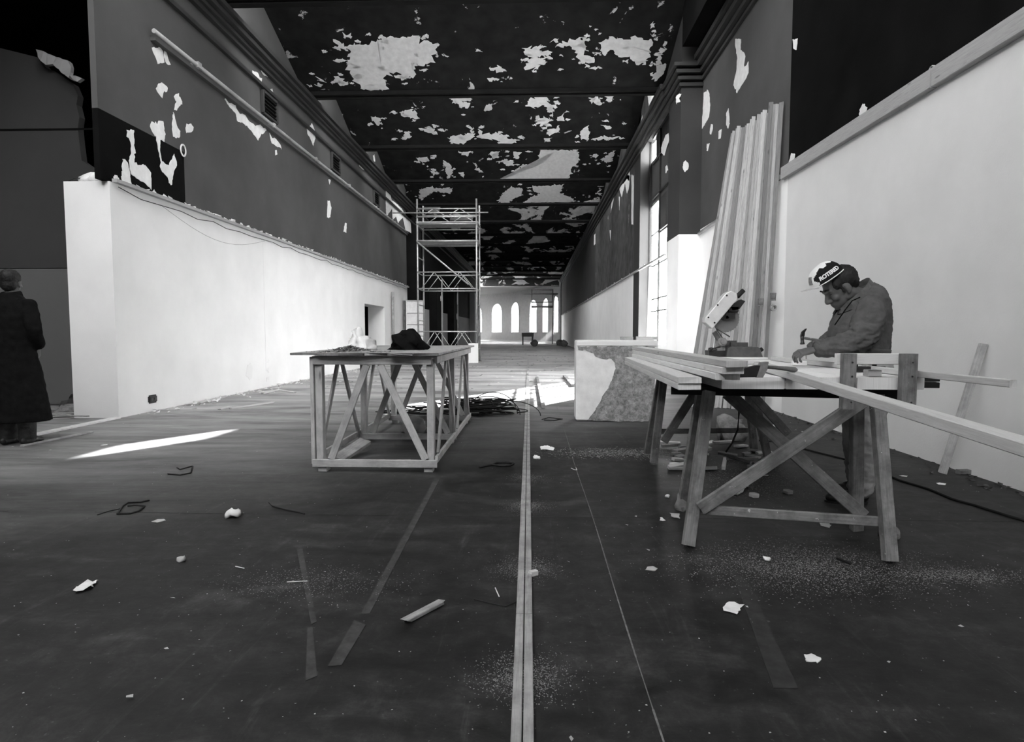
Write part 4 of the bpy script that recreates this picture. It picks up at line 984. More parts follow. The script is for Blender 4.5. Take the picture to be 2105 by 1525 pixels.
# wall socket
so = at(313, 820, 'X', XL); sk = thing('wall_socket', 'black double socket low on the white left wall', 'socket', (XL, so.y, so.z - .05))
bm = BM(); box(bm, XL - .01, XL + .02, so.y - .1, so.y + .1, so.z - .06, so.z + .06); bmesh.ops.bevel(bm, geom=bm.edges[:], offset=.02, segments=2, affect='EDGES'); link('plate', bm, M['black'], sk)
for dy in (-.04, .04):
    bm = BM(); cyl(bm, (XL + .018, so.y + dy, so.z), (XL + .026, so.y + dy, so.z), .022, 10); link('outlet', bm, M['iron'], sk)
for i, pl in enumerate(([(505, 772), (509, 752), (515, 746), (519, 758), (518, 776), (513, 780)],)):
    bm = BM(); prism(bm, jagged([at(x, y, 'X', XL) for x, y in pl], .01, .08, ('X', XL)), (.004, 0, 0)); link('repair_patch', bm, M['near_wall'], wall_left)
bm = BM(); yv = at(543, 600, 'X', XL).y; box(bm, XL, XL + .003, yv - .008, yv + .008, .35, 3.0); link('wall_crack', bm, M['near_wall'], wall_left)
for q in ((551, 742), (549, 759), (552, 764), (550, 779)):
    c = at(*q, 'X', XL); bm = BM(); prism(bm, jagged([c + V((0, a, b)) for a, b in ((-.05, -.02), (.05, -.01), (.06, .03), (-.04, .02))], .03, .05, ('X', XL)), (.003, 0, 0)); link('chip_mark', bm, M['near_wall'], wall_left)

# ================================================================== people
def remesh(bm, voxel, smooth=3, decimate=None):
    """grow one continuous skin over overlapping closed shapes"""
    me = bpy.data.meshes.new('t'); bm.to_mesh(me); bm.free()
    o = bpy.data.objects.new('t', me); COL.objects.link(o)
    m = o.modifiers.new('r', 'REMESH'); m.mode = 'VOXEL'; m.voxel_size = voxel
    if smooth:
        s = o.modifiers.new('s', 'SMOOTH'); s.factor = .5; s.iterations = smooth
    if decimate:
        d = o.modifiers.new('d', 'DECIMATE'); d.ratio = decimate
    dg = bpy.context.evaluated_depsgraph_get()
    me2 = bpy.data.meshes.new_from_object(o.evaluated_get(dg))
    out = BM(); out.from_mesh(me2)
    bpy.data.objects.remove(o); bpy.data.meshes.remove(me); bpy.data.meshes.remove(me2)
    for f in out.faces: f.smooth = True; f.material_index = 0
    return out
def limb(bm, pts, rads, n=14):
    """a tapering limb: tube with rounded ends and joints"""
    tube(bm, pts, rads, n)
    for p, r in zip(pts, rads): ball(bm, p, r * .995, seg=12)
def spline(pts, k=4):
    pts = [V(p) for p in pts]; out = []
    for i in range(len(pts) - 1):
        p0, p1, p2, p3 = pts[max(i - 1, 0)], pts[i], pts[i + 1], pts[min(i + 2, len(pts) - 1)]
        for j in range(k):
            t = j / k
            out.append(.5 * ((2 * p1) + (p2 - p0) * t + (2 * p0 - 5 * p1 + 4 * p2 - p3) * t * t + (3 * p1 - p0 - 3 * p2 + p3) * t ** 3))
    return out + [pts[-1]]
def head_shapes(bm, H, s):
    """skull, jaw, brow, nose, lips, chin, ears; H maps head coordinates (forward, up, to the left) in metres to the world"""
    def rot():
        f, u, l = (H(1, 0, 0) - H(0, 0, 0)).normalized(), (H(0, 1, 0) - H(0, 0, 0)).normalized(), (H(0, 0, 1) - H(0, 0, 0)).normalized()
        return Matrix((f, u, l)).transposed()
    M3 = rot()
    def e(c, r): ball(bm, H(*c), r[0] * s, r[1] * s, r[2] * s, M3, 20)
    e((-.008, .042, 0), (.100, .094, .076)); e((.035, .020, 0), (.062, .080, .066))
    e((.038, -.045, 0), (.056, .060, .055)); e((.060, -.062, 0), (.034, .040, .044)); e((.076, -.088, 0), (.020, .018, .024))
    e((.083, .034, 0), (.022, .016, .050))                       # brow
    for k in (-1, 1):
        e((.074, .014, k * .032), (.014, .011, .014))             # eye
        e((.070, -.020, k * .040), (.024, .022, .022))            # cheekbone
        e((.0, -.040, k * .052), (.030, .034, .014))              # jaw corner
        e((-.006, .000, k * .077), (.020, .033, .009)); e((.004, -.026, k * .074), (.010, .012, .008))
    tube(bm, [H(.088, .024, 0), H(.102, .0, 0), H(.116, -.026, 0)], [.011 * s, .013 * s, .016 * s], 10); e((.112, -.030, 0), (.017, .013, .018))
    for k in (-1, 1): e((.100, -.033, k * .012), (.012, .010, .009))
    e((.092, -.056, 0), (.012, .008, .025)); e((.090, -.068, 0), (.012, .009, .023))   # lips
def hand(bm, w, palm_dir, back, thumb_side, curls, sc=1.0, spread=.10, lens=(.072, .082, .076, .060), grip_side=None):
    """wrist point, direction of the palm, back-of-hand normal; four separate unequal fingers bent at two knuckles and a thumb"""
    d = V(palm_dir).normalized(); bk = V(back); bk = (bk - d * bk.dot(d)).normalized(); sd = d.cross(bk).normalized() * thumb_side
    L = .092 * sc
    loft(bm, [(w - d * .02, sd * .026 * sc, bk * .019 * sc), (w + d * .01, sd * .029 * sc, bk * .019 * sc), (w + d * L * .5, sd * .040 * sc, bk * .017 * sc), (w + d * L * .9, sd * .041 * sc, bk * .0145 * sc), (w + d * L * 1.02, sd * .036 * sc, bk * .011 * sc)], 16)
    for i in range(4):
        off = (1.5 - i) * .0205 * sc
        base = w + d * (L * (.97 if i in (1, 2) else .93)) + sd * off
        dirv = (d + sd * (1.5 - i) * spread * .5).normalized(); p = base; pts = [base - dirv * .025]; ang = 0
        seg = [lens[i] * .44 * sc, lens[i] * .31 * sc, lens[i] * .25 * sc]
        pts.append(base)
        for j in range(3):
            ang += curls[i][j]
            v = dirv * math.cos(ang) - bk * math.sin(ang); p = p + v * seg[j]; pts.append(p)
        limb(bm, pts, [.0095 * sc, .0102 * sc, .0092 * sc, .0085 * sc, .0068 * sc], 10)
    tb = w + d * .025 * sc + sd * .030 * sc - bk * .004
    t1 = tb + (d * .6 + sd * .75 - bk * .35).normalized() * .040 * sc
    t2 = t1 + (d * .85 + sd * .1 - bk * .55).normalized() * .032 * sc
    t3 = t2 + (d * .9 - sd * .25 - bk * .45).normalized() * .025 * sc
    limb(bm, [w + d * .012 * sc + sd * .016 * sc, tb, t1, t2, t3], [.014 * sc, .0145 * sc, .0118 * sc, .0108 * sc, .0082 * sc], 10)
def wrinkle(bm, amp, sc, fn=None):
    bm.normal_update()
    for v in bm.verts:
        p = v.co
        n = mn.noise(V((p.x * sc, p.y * sc, p.z * sc * 2.2))) + .5 * mn.noise(p * sc * 3.1)
        a = amp * (fn(p) if fn else 1)
        v.co = p + v.normal * (n * a)

# ---- the worker at the bench, in profile, bent over a nail he is hammering
WY = 4.12
def q(x, y, Yw=WY): return at(x, y, 'Y', Yw)
w_base = (2.24, 4.2, 0)
wk = thing('person', 'worker in a grey jacket and a black and white cap hammering at the bench', 'person', w_base)
E0 = q(1742, 592); TH = math.radians(33); S_ = 1.08
fv, uv_, lv = V((-math.cos(TH), 0, -math.sin(TH))), V((-math.sin(TH), 0, math.cos(TH))), V((0, -1, 0))
def H(f, u, l): return E0 + V((0, .075 * S_, 0)) + (fv * f + uv_ * u + lv * l) * S_
bm = BM(); head_shapes(bm, H, S_)
CY_ = WY + .08
neck0, neck1 = q(1778, 618, CY_), H(-.012, -.02, 0)
limb(bm, [neck0, neck0.lerp(neck1, .5), neck1], [.075, .062, .060])
# trunk, arms and legs under the clothes, so that body is one figure
limb(bm, [q(1770, 735, CY_), q(1775, 680, CY_), q(1778, 635, CY_)], [.13, .14, .13])
LSH, LEL, LWR = q(1790, 640, 3.96), q(1762, 704, 3.93), q(1678, 719, 4.02)
RSH, REL, RWR = q(1786, 640, 4.36), q(1722, 697, 4.42), q(1690, 704, 4.27)
limb(bm, [LSH, LEL, LWR], [.055, .045, .030]); limb(bm, [RSH, REL, RWR], [.055, .045, .030])
LHIP, LKN, LAN = V((2.25, 4.09, .90)), V((2.235, 4.09, .50)), V((2.20, 4.12, .10))
RHIP, RKN, RAN = V((2.28, 4.29, .90)), V((2.30, 4.36, .50)), V((2.36, 4.42, .10))
limb(bm, [LHIP, LKN, LAN], [.075, .055, .04]); limb(bm, [RHIP, RKN, RAN], [.075, .055, .04])
body = remesh(bm, .0065, 2)
# hands are grown separately finer, then added into the same mesh
hb_ = BM()
hand(hb_, LWR + V((-.012, .0, -.0)), (-1, .05, -.22), (-.12, -.35, .9), 1, [(.5, .7, .5), (.55, .8, .5), (.6, .85, .5), (.7, .9, .5)], 1.02)
hand(hb_, RWR + V((-.005, 0, 0)), (-.95, -.25, -.1), (.05, .45, .85), -1, [(1.1, 1.5, .9), (1.15, 1.5, .9), (1.15, 1.5, .9), (1.2, 1.5, .9)], 1.0)
hb_ = remesh(hb_, .0032, 1)
tmp = bpy.data.meshes.new('t'); hb_.to_mesh(tmp); hb_.free(); body.from_mesh(tmp); bpy.data.meshes.remove(tmp)
for f in body.faces: f.smooth = True
link('body', body, M['skin'], wk)
# eyes closed slits / brows as small dark marks
bm = BM()
for k in (-1, 1):
    tube(bm, [H(.100, .043, k * .014), H(.102, .050, k * .030), H(.088, .046, k * .052)], [.004, .0055, .003], 6)
link('eyebrows', bm, M['hair'], wk)
bm = BM()
for k in (-1, 1): tube(bm, [H(.090, .012, k * .022), H(.091, .011, k * .032), H(.083, .013, k * .043)], [.0018, .003, .0015], 6)
link('eyelashes', bm, M['hair'], wk)
# hair with sideburns
bm = BM(); R3 = Matrix((fv, uv_, lv)).transposed()
ball(bm, H(-.030, .052, 0), .101 * S_, .090 * S_, .084 * S_, R3, 24); ball(bm, H(-.062, .015, 0), .058 * S_, .062 * S_, .064 * S_, R3, 20)
for k in (-1, 1): ball(bm, H(.034, .050, k * .062), .030 * S_, .036 * S_, .016 * S_, R3, 12); ball(bm, H(.022, .004, k * .070), .008 * S_, .030 * S_, .006 * S_, R3, 10)
bm = remesh(bm, .007, 2); wrinkle(bm, .004, 60); link('hair', bm, M['hair'], wk)
# cap
CC = (.042, .098); RF, RU, RS = .112, .098, .094
def cap_pt(th, ph, k=1.0):
    """th around (0 = forward), ph up from the rim"""
    sq = 1.0 - .06 * math.cos(2 * th) ** 2 * math.cos(ph)
    f = CC[0] + RF * math.cos(th) * math.cos(ph) ** .8 * k * sq; l = RS * math.sin(th) * math.cos(ph) ** .8 * k * sq
    u = CC[1] + .010 * (1 - math.cos(th)) * .5 + RU * math.sin(ph) * k
    return H(f, u, l)
bm = BM(); NT, NPH = 64, 20
grid = [[bm.verts.new(cap_pt(i * math.tau / NT, j * (math.pi / 2 - .02) / NPH)) for i in range(NT)] for j in range(NPH + 1)]
for j in range(NPH):
    for i in range(NT):
        f = bm.faces.new((grid[j][i], grid[j][(i + 1) % NT], grid[j + 1][(i + 1) % NT], grid[j + 1][i])); f.smooth = True
        th = (i + .5) * math.tau / NT; ph = (j + .5) * (math.pi / 2) / NPH
        a = abs((th + math.pi) % math.tau - math.pi)
        edge = .62 + .16 * math.sin(ph * 9)
        top_ = 1.02 + .12 * math.sin(a * 7)
        f.material_index = 1 if (a > edge and ph < top_) else 0
        if a < .30 and .25 < ph < .75: f.material_index = 2
bm.faces.new(grid[NPH]).smooth = True
link('cap', bm, [M['cap_white'], M['cap_black'], M['cap_grey']], wk, label='white cap with black side panels and lettering')
cap_o = wk.children[-1]
bm = BM(); tube(bm, [cap_pt(i * math.tau / 48, 0, 1.015) for i in range(49)], .0035, 6); link('piping', bm, M['cap_white'], cap_o, label='white piping round the cap edge')
bm = BM(); vis = []
for k in (0, 1):
    vis.append([bm.verts.new(H(CC[0] + .095 + k * .075 * math.cos(a * 1.0), CC[1] + .004 + .020 * k - .018 * abs(a), .085 * math.sin(a) * (1 - .12 * k))) for a in [(-1 + i / 8) * .85 for i in range(17)]])
for i in range(16): bm.faces.new((vis[0][i], vis[0][i + 1], vis[1][i + 1], vis[1][i])).smooth = True
bmesh.ops.solidify(bm, geom=bm.faces[:], thickness=.003)
link('visor', bm, M['cap_white'], cap_o)
def text_bm(body_, size, extrude=.0006, offset=0.0):
    cu = bpy.data.curves.new('t', 'FONT'); cu.body = body_; cu.size = size; cu.extrude = extrude; cu.align_x = 'CENTER'; cu.align_y = 'CENTER'; cu.offset = offset; cu.space_character = .92
    o = bpy.data.objects.new('t', cu); COL.objects.link(o)
    dg = bpy.context.evaluated_depsgraph_get(); me = bpy.data.meshes.new_from_object(o.evaluated_get(dg))
    b = BM(); b.from_mesh(me); bpy.data.objects.remove(o); bpy.data.curves.remove(cu); bpy.data.meshes.remove(me); return b
bm = text_bm('ROTERED', .034, .0008, .0014)
for side in (1,):
    for v in bm.verts:
        x, y, z = v.co
        th = math.pi / 2 - .04 + x / .100 * .95; ph = .36 + y / .098
        v.co = cap_pt(th, ph, 1.008 + z * 6)
for f in bm.faces: f.material_index = 0
link('lettering', bm, M['cap_white'], cap_o, label='white block lettering on the cap side')

# jacket: trunk and two sleeves as one cloth surface
def ring(x, y, hx, hy, tilt=0.0, Yc=CY_):
    c = q(x, y, Yc); m = hx * Yc / FPX
    return (c, V((m * math.cos(tilt), 0, m * math.sin(tilt))), V((0, hy, 0)))
bm = BM()
loft(bm, [ring(1765, 726, 54, .190, -.05), ring(1765, 708, 56, .190, -.05), ring(1766, 685, 57, .188), ring(1769, 662, 55, .190), ring(1772, 640, 50, .200, .12), ring(1774, 622, 43, .195, .25), ring(1775, 607, 36, .165, .45), ring(1769, 596, 27, .11, .6)], 28)
sl = BM(); limb(sl, spline([q(1792, 632, 3.98), q(1785, 665, 3.93), q(1764, 699, 3.92), q(1725, 712, 3.95), q(1688, 717, 4.01)], 4), [.082, .088, .092, .095, .098, .096, .094, .092, .089, .084, .078, .075, .071, .066, .062, .058, .055])
sr = BM(); limb(sr, spline([q(1788, 632, 4.34), q(1762, 665, 4.42), q(1726, 690, 4.43), q(1706, 697, 4.36), q(1697, 702, 4.30)], 4), [.080, .08, .08, .078, .076, .074, .072, .07, .07, .066, .064, .06, .058, .056, .054, .052, .05])
bm = remesh(bm, .008, 4)
def elbow(p):
    d1 = (p - q(1752, 700, 3.9)).length; return 1 + 1.6 * math.exp(-(d1 / .16) ** 2)
wrinkle(bm, .0052, 11, elbow); wrinkle(bm, .0022, 34)
jk = link('jacket', bm, M['jacket'], wk)
for b_ in (sl, sr):
    b_ = remesh(b_, .0075, 3)
    def creases(p):
        e = (p - q(1756, 702, 3.9)).length
        return 1 + 2.2 * math.exp(-(e / .15) ** 2)
    wrinkle(b_, .0045, 13, creases); wrinkle(b_, .0030, 30, creases); link('sleeve', b_, M['jacket'], jk)
# creases pressed into the sleeve, lapel edge and hem as raised seams of the same cloth
bm = BM(); hi = []
for (c, hv, sw_) in ((q(1756, 598, CY_), V((25, 0, 26)) * CY_ / FPX, .092), (q(1760, 622, CY_), V((41, 0, 24)) * CY_ / FPX, .140)):
    hi.append([bm.verts.new(c + hv * math.cos(a) + V((0, sw_ * math.sin(a), 0))) for a in [i * math.tau / 36 for i in range(36)]])
for i in range(36):
    if i in (17, 18): continue
    bm.faces.new((hi[0][i], hi[0][(i + 1) % 36], hi[1][(i + 1) % 36], hi[1][i])).smooth = True
bmesh.ops.solidify(bm, geom=bm.faces[:], thickness=.010)
wrinkle(bm, .004, 18)
link('collar', bm, M['jacket'], jk)
bm = BM()
tube(bm, [q(x, y, CY_ - .0 - hy) for x, y, hy in ((1768, 611, .185), (1752, 618, .18), (1738, 636, .165), (1724, 656, .14), (1716, 668, .115))], .004, 5)
tube(bm, [q(x, y, yy_) for x, y, yy_ in ((1796, 622, 3.905), (1808, 630, 3.925), (1818, 640, 3.98), (1816, 655, 3.99), (1806, 680, 3.96))], .003, 5)
link('seam', bm, M['cloth_black'], jk, label='dark seam lines')
bm = BM()
loft(bm, [ring(1765, 725, 55, .193, -.05), ring(1765, 721, 56, .196, -.05), ring(1765, 716, 56.5, .196, -.05), ring(1765, 715, 55, .193, -.05)], 28); link('hem_band', bm, M['jacket'], jk)
bm = BM()
a, b = q(1686, 717, 4.013), q(1678, 718, 4.022)
d = (b - a).normalized(); s1 = V((0, 1, 0)); s2 = d.cross(s1)
loft(bm, [(a, s1 * .058, s2 * .058), (a.lerp(b, .5), s1 * .060, s2 * .060), (b, s1 * .056, s2 * .056), (b - d * .006, s1 * .044, s2 * .044)], 18); link('cuff', bm, M['jacket'], jk)
# trousers and shoes
bm = BM()
loft(bm, [(V((2.24, CY_, 1.0)), (.17, 0, 0), (0, .18, 0)), (V((2.25, CY_, .88)), (.17, 0, 0), (0, .19, 0)), (V((2.25, CY_, .78)), (.14, 0, 0), (0, .18, 0))], 20)
limb(bm, spline([LHIP + V((0, .01, -.05)), LKN, V((2.22, 4.105, .25)), LAN + V((.01, 0, .0))], 5), [.115, .112, .108, .104, .100, .097, .094, .092, .09, .088, .086, .084, .083, .082, .081, .081])
limb(bm, spline([RHIP + V((0, -.01, -.05)), RKN, V((2.33, 4.39, .25)), RAN], 5), [.115, .112, .108, .104, .100, .097, .094, .092, .09, .088, .086, .084, .083, .082, .081, .081])
bm = remesh(bm, .010, 3); wrinkle(bm, .006, 12, lambda p: 1 + 1.3 * math.exp(-((p.z - .2) / .15) ** 2)); wrinkle(bm, .003, 30)
for v in bm.verts: v.co.z = max(v.co.z, .035)
link('trousers', bm, M['trousers'], wk)
def shoe(heel, toe):
    h_, t_ = V(heel), V(toe); d = (t_ - h_).normalized(); s = V((-d.y, d.x, 0)); L = (t_ - h_).length
    bm = BM(); R3 = Matrix((d, s, V((0, 0, 1)))).transposed()
    ball(bm, h_ + d * L * .18 + V((0, 0, .05)), L * .2, .038, .05, R3); ball(bm, h_ + d * L * .5 + V((0, 0, .045)), L * .34, .042, .042, R3); ball(bm, h_ + d * L * .78 + V((0, 0, .034)), L * .21, .047, .034, R3)
    cyl(bm, h_ + d * L * .2 + V((0, 0, .05)), h_ + d * L * .22 + V((0, 0, .12)), .045, 14)
    bm = remesh(bm, .007, 2)
    for v in bm.verts: v.co.z = max(v.co.z, .006)
    o = link('shoe', bm, M['shoe'], wk)
    bm = BM(); pts = []
    for i in range(20):
        a = i * math.tau / 20; pts.append(h_ + d * (L * .5 + L * .5 * math.cos(a)) + s * (.047 * math.sin(a) * (1 + .12 * math.cos(a))))
    prism(bm, [V((p.x, p.y, .001)) for p in pts], (0, 0, .014)); link('sole', bm, M['black'], o)
shoe((2.255, 4.10, 0), (1.985, 4.14, 0)); shoe((2.44, 4.43, 0), (2.17, 4.38, 0))
# the hammer in his right hand
hm = thing('hammer', 'claw hammer held in the worker\'s right hand above the nail', 'hammer', q(1648, 700, 4.22))
ht = q(1649, 694, 4.22); gr = q(1700, 703, 4.27)
bm = BM(); u = V((-.06, 0, 1)).normalized()
tube(bm, [ht - u * .046, ht - u * .034, ht - u * .033, ht - u * .012, ht + u * .012], [.0145, .0145, .011, .0115, .0125], 12)
prism(bm, [ht + u * .01 + V(p_) for p_ in ((-.011, -.010, 0), (.012, -.010, 0), (.013, -.012, .026), (.026, -.013, .052), (.019, -.013, .050), (-.004, -.012, .030))], (0, .020, 0)); link('hammer_head', bm, M['iron'], hm)
bm = BM(); tube(bm, [ht, ht.lerp(gr, .4), ht.lerp(gr, .8), gr, gr + (gr - ht).normalized() * .06], [.009, .0095, .012, .0135, .012], 10); link('handle', bm, M['pine_dark'], hm)
nl = q(1643, 725, 4.13); bm = BM(); tube(bm, [V((1.86, 4.20, .968)), V((1.858, 4.20, 1.0))], .002, 6); cyl(bm, (1.858, 4.20, 1.0), (1.858, 4.20, 1.002), .0045, 8)
single('nail', bm, M['iron'], 'small nail held upright under the worker\'s left fingers', 'nail')

# ---- the person in the long black coat at the left edge, seen from behind
PX, PYY = -5.27, 6.0
pn = thing('person', 'person in a long black coat standing at the left edge, arm bent', 'person', (PX, PYY, 0))
def H2(f, u, l): return V((PX - .01, PYY + .03, 1.64)) + V((-.25, .968, 0)) * f + V((0, 0, 1)) * u + V((-.968, -.25, 0)) * l
bm = BM(); head_shapes(bm, H2, 1.0)
limb(bm, [(PX, PYY, 1.42), (PX, PYY + .02, 1.60)], [.062, .055]); limb(bm, [(PX, PYY, .9), (PX, PYY, 1.38)], [.13, .13])
for k in (-1, 1):
    limb(bm, [(PX + k * .09, PYY, .85), (PX + k * .10, PYY + .02, .46), (PX + k * .10, PYY, .08)], [.075, .055, .04])
    limb(bm, [(PX + k * .19, PYY, 1.42), (PX + k * .27, PYY - .05, 1.14), (PX + k * .17, PYY + .10, 1.0)], [.05, .042, .03])
    hand(bm, V((PX + k * .165, PYY + .11, .985)), (-k * .2, .25, -1), (k, .2, 0), k, [(.5, .5, .4)] * 4)
link('body', remesh(bm, .0065, 2), M['skin'], pn)
bm = BM(); R4 = Matrix((V((-.25, .968, 0)), V((0, 0, 1)), V((-.968, -.25, 0)))).transposed()
ball(bm, H2(-.022, .060, 0), .105, .092, .086, R4, 24); ball(bm, H2(-.055, 0, 0), .062, .085, .074, R4, 20); bm = remesh(bm, .008, 2); wrinkle(bm, .005, 50); link('hair', bm, M['hair'], pn)
bm = BM()
def cr_(z, a, b, dx=0): return (V((PX + dx, PYY, z)), (a, 0, 0), (0, b, 0))
loft(bm, [cr_(.25, .335, .23), cr_(.45, .305, .21), cr_(.75, .255, .18), cr_(.98, .205, .155), cr_(1.12, .215, .15), cr_(1.30, .235, .15), cr_(1.42, .215, .13), cr_(1.50, .13, .10), cr_(1.54, .085, .085)], 28)
for k in (-1, 1): limb(bm, spline([(PX + k * .185, PYY, 1.42), (PX + k * .245, PYY - .04, 1.28), (PX + k * .275, PYY - .05, 1.15), (PX + k * .215, PYY + .06, 1.03)], 4), [.075, .074, .073, .072, .07, .07, .068, .066, .065, .063, .062, .06, .058])
bm = remesh(bm, .010, 3); wrinkle(bm, .007, 7); ct = link('coat', bm, M['cloth_black'], pn)
bm = BM(); loft(bm, [(V((PX, PYY + .005, 1.47)), (.115, 0, 0), (0, .105, .02)), (V((PX, PYY + .005, 1.55)), (.088, 0, 0), (0, .088, .015)), (V((PX, PYY + .005, 1.56)), (.078, 0, 0), (0, .078, .015))], 24); link('collar', bm, M['cloth_black'], ct)
for k in (-1, 1):
    bm = BM(); limb(bm, [(PX + k * .10, PYY + .01, .40), (PX + k * .10, PYY, .06)], [.085, .075]); 
    for v in bm.verts: v.co.z = max(v.co.z, .03)
    link('trouser_leg', bm, M['rag_dark'], pn)
    x = PX + k * .105
    bm = BM(); ball(bm, (x, PYY - .03, .05), .042, .065, .048); ball(bm, (x, PYY + .06, .045), .044, .09, .042); ball(bm, (x, PYY + .13, .035), .047, .06, .034); bm = remesh(bm, .008, 2)
    for v in bm.verts: v.co.z = max(v.co.z, .002)
    link('shoe', bm, M['shoe'], pn)

# ---- litter on the floor
def crumpled(px, r, m_, label, seed, cat='paper', squash=.6, n=12):
    p = fl(*px); bm = BM(); ball(bm, (p.x, p.y, r * squash * .6), r, r * .8, r * squash, seg=n); crumple(bm, r * .7, 1.1 / r, seed)
    for v in bm.verts: v.co.z = max(.001, v.co.z)
    return single(cat + '_ball' if cat == 'paper' else cat, bm, M[m_], label, cat, p)
def sheet(name, pts, m_, label, lift=.008):
    ps = fpoly(pts); bm = BM(); c = sum(ps, V()) / len(ps)
    top_ = [V((p.x, p.y, .002 + R.uniform(0, lift))) for p in jagged(ps, .004, .04)]
    prism(bm, top_, (0, 0, .0015)); return single(name, bm, M[m_], label, 'paper', (c.x, c.y, 0))
sheet('paper_scrap', [(150, 1220), (165, 1206), (180, 1199), (203, 1195), (194, 1208), (177, 1215), (158, 1221)], 'paper', 'leaf-shaped white paper scrap at the lower left of the floor', .02)
sheet('paper_scrap', [(1485, 1252), (1500, 1241), (1528, 1246), (1513, 1266), (1500, 1262), (1488, 1258)], 'paper', 'crumpled white paper square on the floor at lower right')
sheet('paper_scrap', [(1110, 919), (1125, 917), (1140, 922), (1138, 926), (1112, 925)], 'paper', 'flat white paper piece right of the floor strip')
sheet('paper_scrap', [(1357, 1067), (1362, 1066), (1369, 1072), (1356, 1072)], 'paper', 'small triangular white paper scrap left of the near trestle')
sheet('paper_scrap', [(1378, 1057), (1396, 1058), (1398, 1068), (1380, 1064)], 'card', 'grey paper bit at the near trestle left foot')
sheet('card_piece', [(1474, 1012), (1505, 995), (1518, 996), (1541, 992), (1539, 1003), (1516, 1020), (1480, 1015)], 'card', 'torn grey card sheet on the floor under the near trestle', .03)
for i, (x, y, lab) in enumerate(((1550, 1020, 'left small hexagonal offcut under the near trestle'), (1620, 1013, 'right small hexagonal offcut under the near trestle'))):
    c = fl(x, y); bm = BM(); prism(bm, [c + V((math.cos(a) * .036, math.sin(a) * .045, 0)) for a in [j * math.tau / 6 for j in range(6)]], (0, 0, .018)); single('hexagonal_offcut', bm, M['card'], lab, 'offcut', c)
sheet('paper_scrap', [(1685, 1075), (1700, 1074), (1708, 1082), (1705, 1086), (1686, 1082)], 'card', 'pale torn scrap between the near trestle feet')
crumpled((480, 1062), .045, 'paper', 'crumpled white paper ball left of the timber table front', 3)
crumpled((1104, 943), .036, 'paper', 'crumpled paper ball beside the floor strip', 5)
crumpled((1372, 1022), .02, 'paper', 'tiny crumpled paper left of the near trestle legs', 7)
crumpled((1577, 1152), .018, 'paper', 'tiny pale crumb in front of the near trestle', 8)
crumpled((1403, 1050), .045, 'rag', 'rag hanging at the near trestle left foot', 9, 'rag', 1.6)
crumpled((373, 1154), .022, 'card', 'small grey crumb on the floor at left', 12)
crumpled((1828, 1105), .05, 'rag', 'grey rag tucked behind the near trestle right foot', 14, 'rag', 1.2)
c = fl(1096, 1183); bm = BM(); bar(bm, c + V((-.014, -.01, .012)), c + V((.016, .012, .012)), .028, .024); single('wood_cube', bm, M['pine'], 'small wooden cube touching the floor strip', 'block', c)
plank('wood_offcut', (*fl(835, 1281)[:2], .012), (*fl(910, 1241)[:2], .012), .035, .016, 'pine_grey', 'flat splintered offcut on the near floor left of the strip', 'offcut', jag=.02)
plank('floor_stick', (*fl(1104, 778)[:2], .03), (*fl(1117, 840)[:2], .03), .06, .04, 'pine_dark', 'dark stick standing out on the floor right of the strip', 'stick')
plank('floor_stick', (*fl(1160, 775)[:2], .03), (*fl(1178, 795)[:2], .03), .08, .05, 'pine_dark', 'dark stick in the sunlight beside the plaster block', 'stick')
plank('floor_stick', (*fl(1722, 1150)[:2], .006), (*fl(1749, 1161)[:2], .006), .016, .01, 'pine_black', 'short black stick in front of the near trestle', 'stick')
plank('lath_piece', (*fl(1588, 877)[:2], .012), (*fl(1616, 878)[:2], .012), .045, .02, 'pine', 'pale lath piece on the floor behind the near trestle brace', 'lath')
def wire(pts, label, r=.006, zs=None):
    ps = [fl(x, y, r * 1.1) for x, y in pts]
    bm = BM(); tube(bm, ps, r, 5); return single('bent_wire', bm, M['wire'], label, 'wire', (ps[0].x, ps[0].y, 0))
wire([(307, 1028), (290, 1032), (263, 1033), (252, 1040), (241, 1056), (268, 1055), (285, 1050), (298, 1040), (276, 1038), (262, 1040)], 'bent black wire loop at left, nearest the paper leaf')
wire([(200, 1058), (225, 1050), (250, 1045)], 'thin short wire left of the bent wire loop', .003)
wire([(345, 974), (370, 976), (392, 972), (396, 958), (370, 965), (364, 961)], 'bent black wire hook farther back at left')
wire([(553, 1033), (560, 1040), (590, 1048), (612, 1052), (626, 1056)], 'straight black wire with a hooked end left of the table', .005)
wire([(985, 960), (1000, 957), (1010, 955), (1030, 957), (1048, 957), (1056, 953), (1040, 950), (1020, 951), (1013, 955)], 'flat bundle of black wire right of the timber table', .009)
wire([(1114, 862), (1128, 858), (1156, 861), (1140, 864), (1118, 863)], 'small wire ring on the floor left of the plaster block', .006)
wire([(975, 1232), (1010, 1240), (1040, 1246), (1062, 1236), (1058, 1242), (1070, 1268)], 'thin dark wire crossing the floor strip', .003)
for (pts, lab) in ((((1174, 962), (1180, 965), (1186, 966), (1184, 961)), 'tiny white bent twig beside the chalk line'), (((1018, 1208), (1026, 1226)), 'tiny pale splinter on the near floor left of the strip'), (((484, 1164), (502, 1168)), 'tiny pale splinter on the floor below the crumpled paper'), (((590, 1196), (632, 1194)), 'thin pale thread crossing the short tape mark'), (((1085, 1046), (1092, 1052)), 'tiny pale curl touching the strip at the seam')):
    ps = [fl(x, y, .004) for x, y in pts]; bm = BM(); tube(bm, ps, .0025, 5); single('splinter', bm, M['paper'], lab, 'splinter', (ps[0].x, ps[0].y, 0))
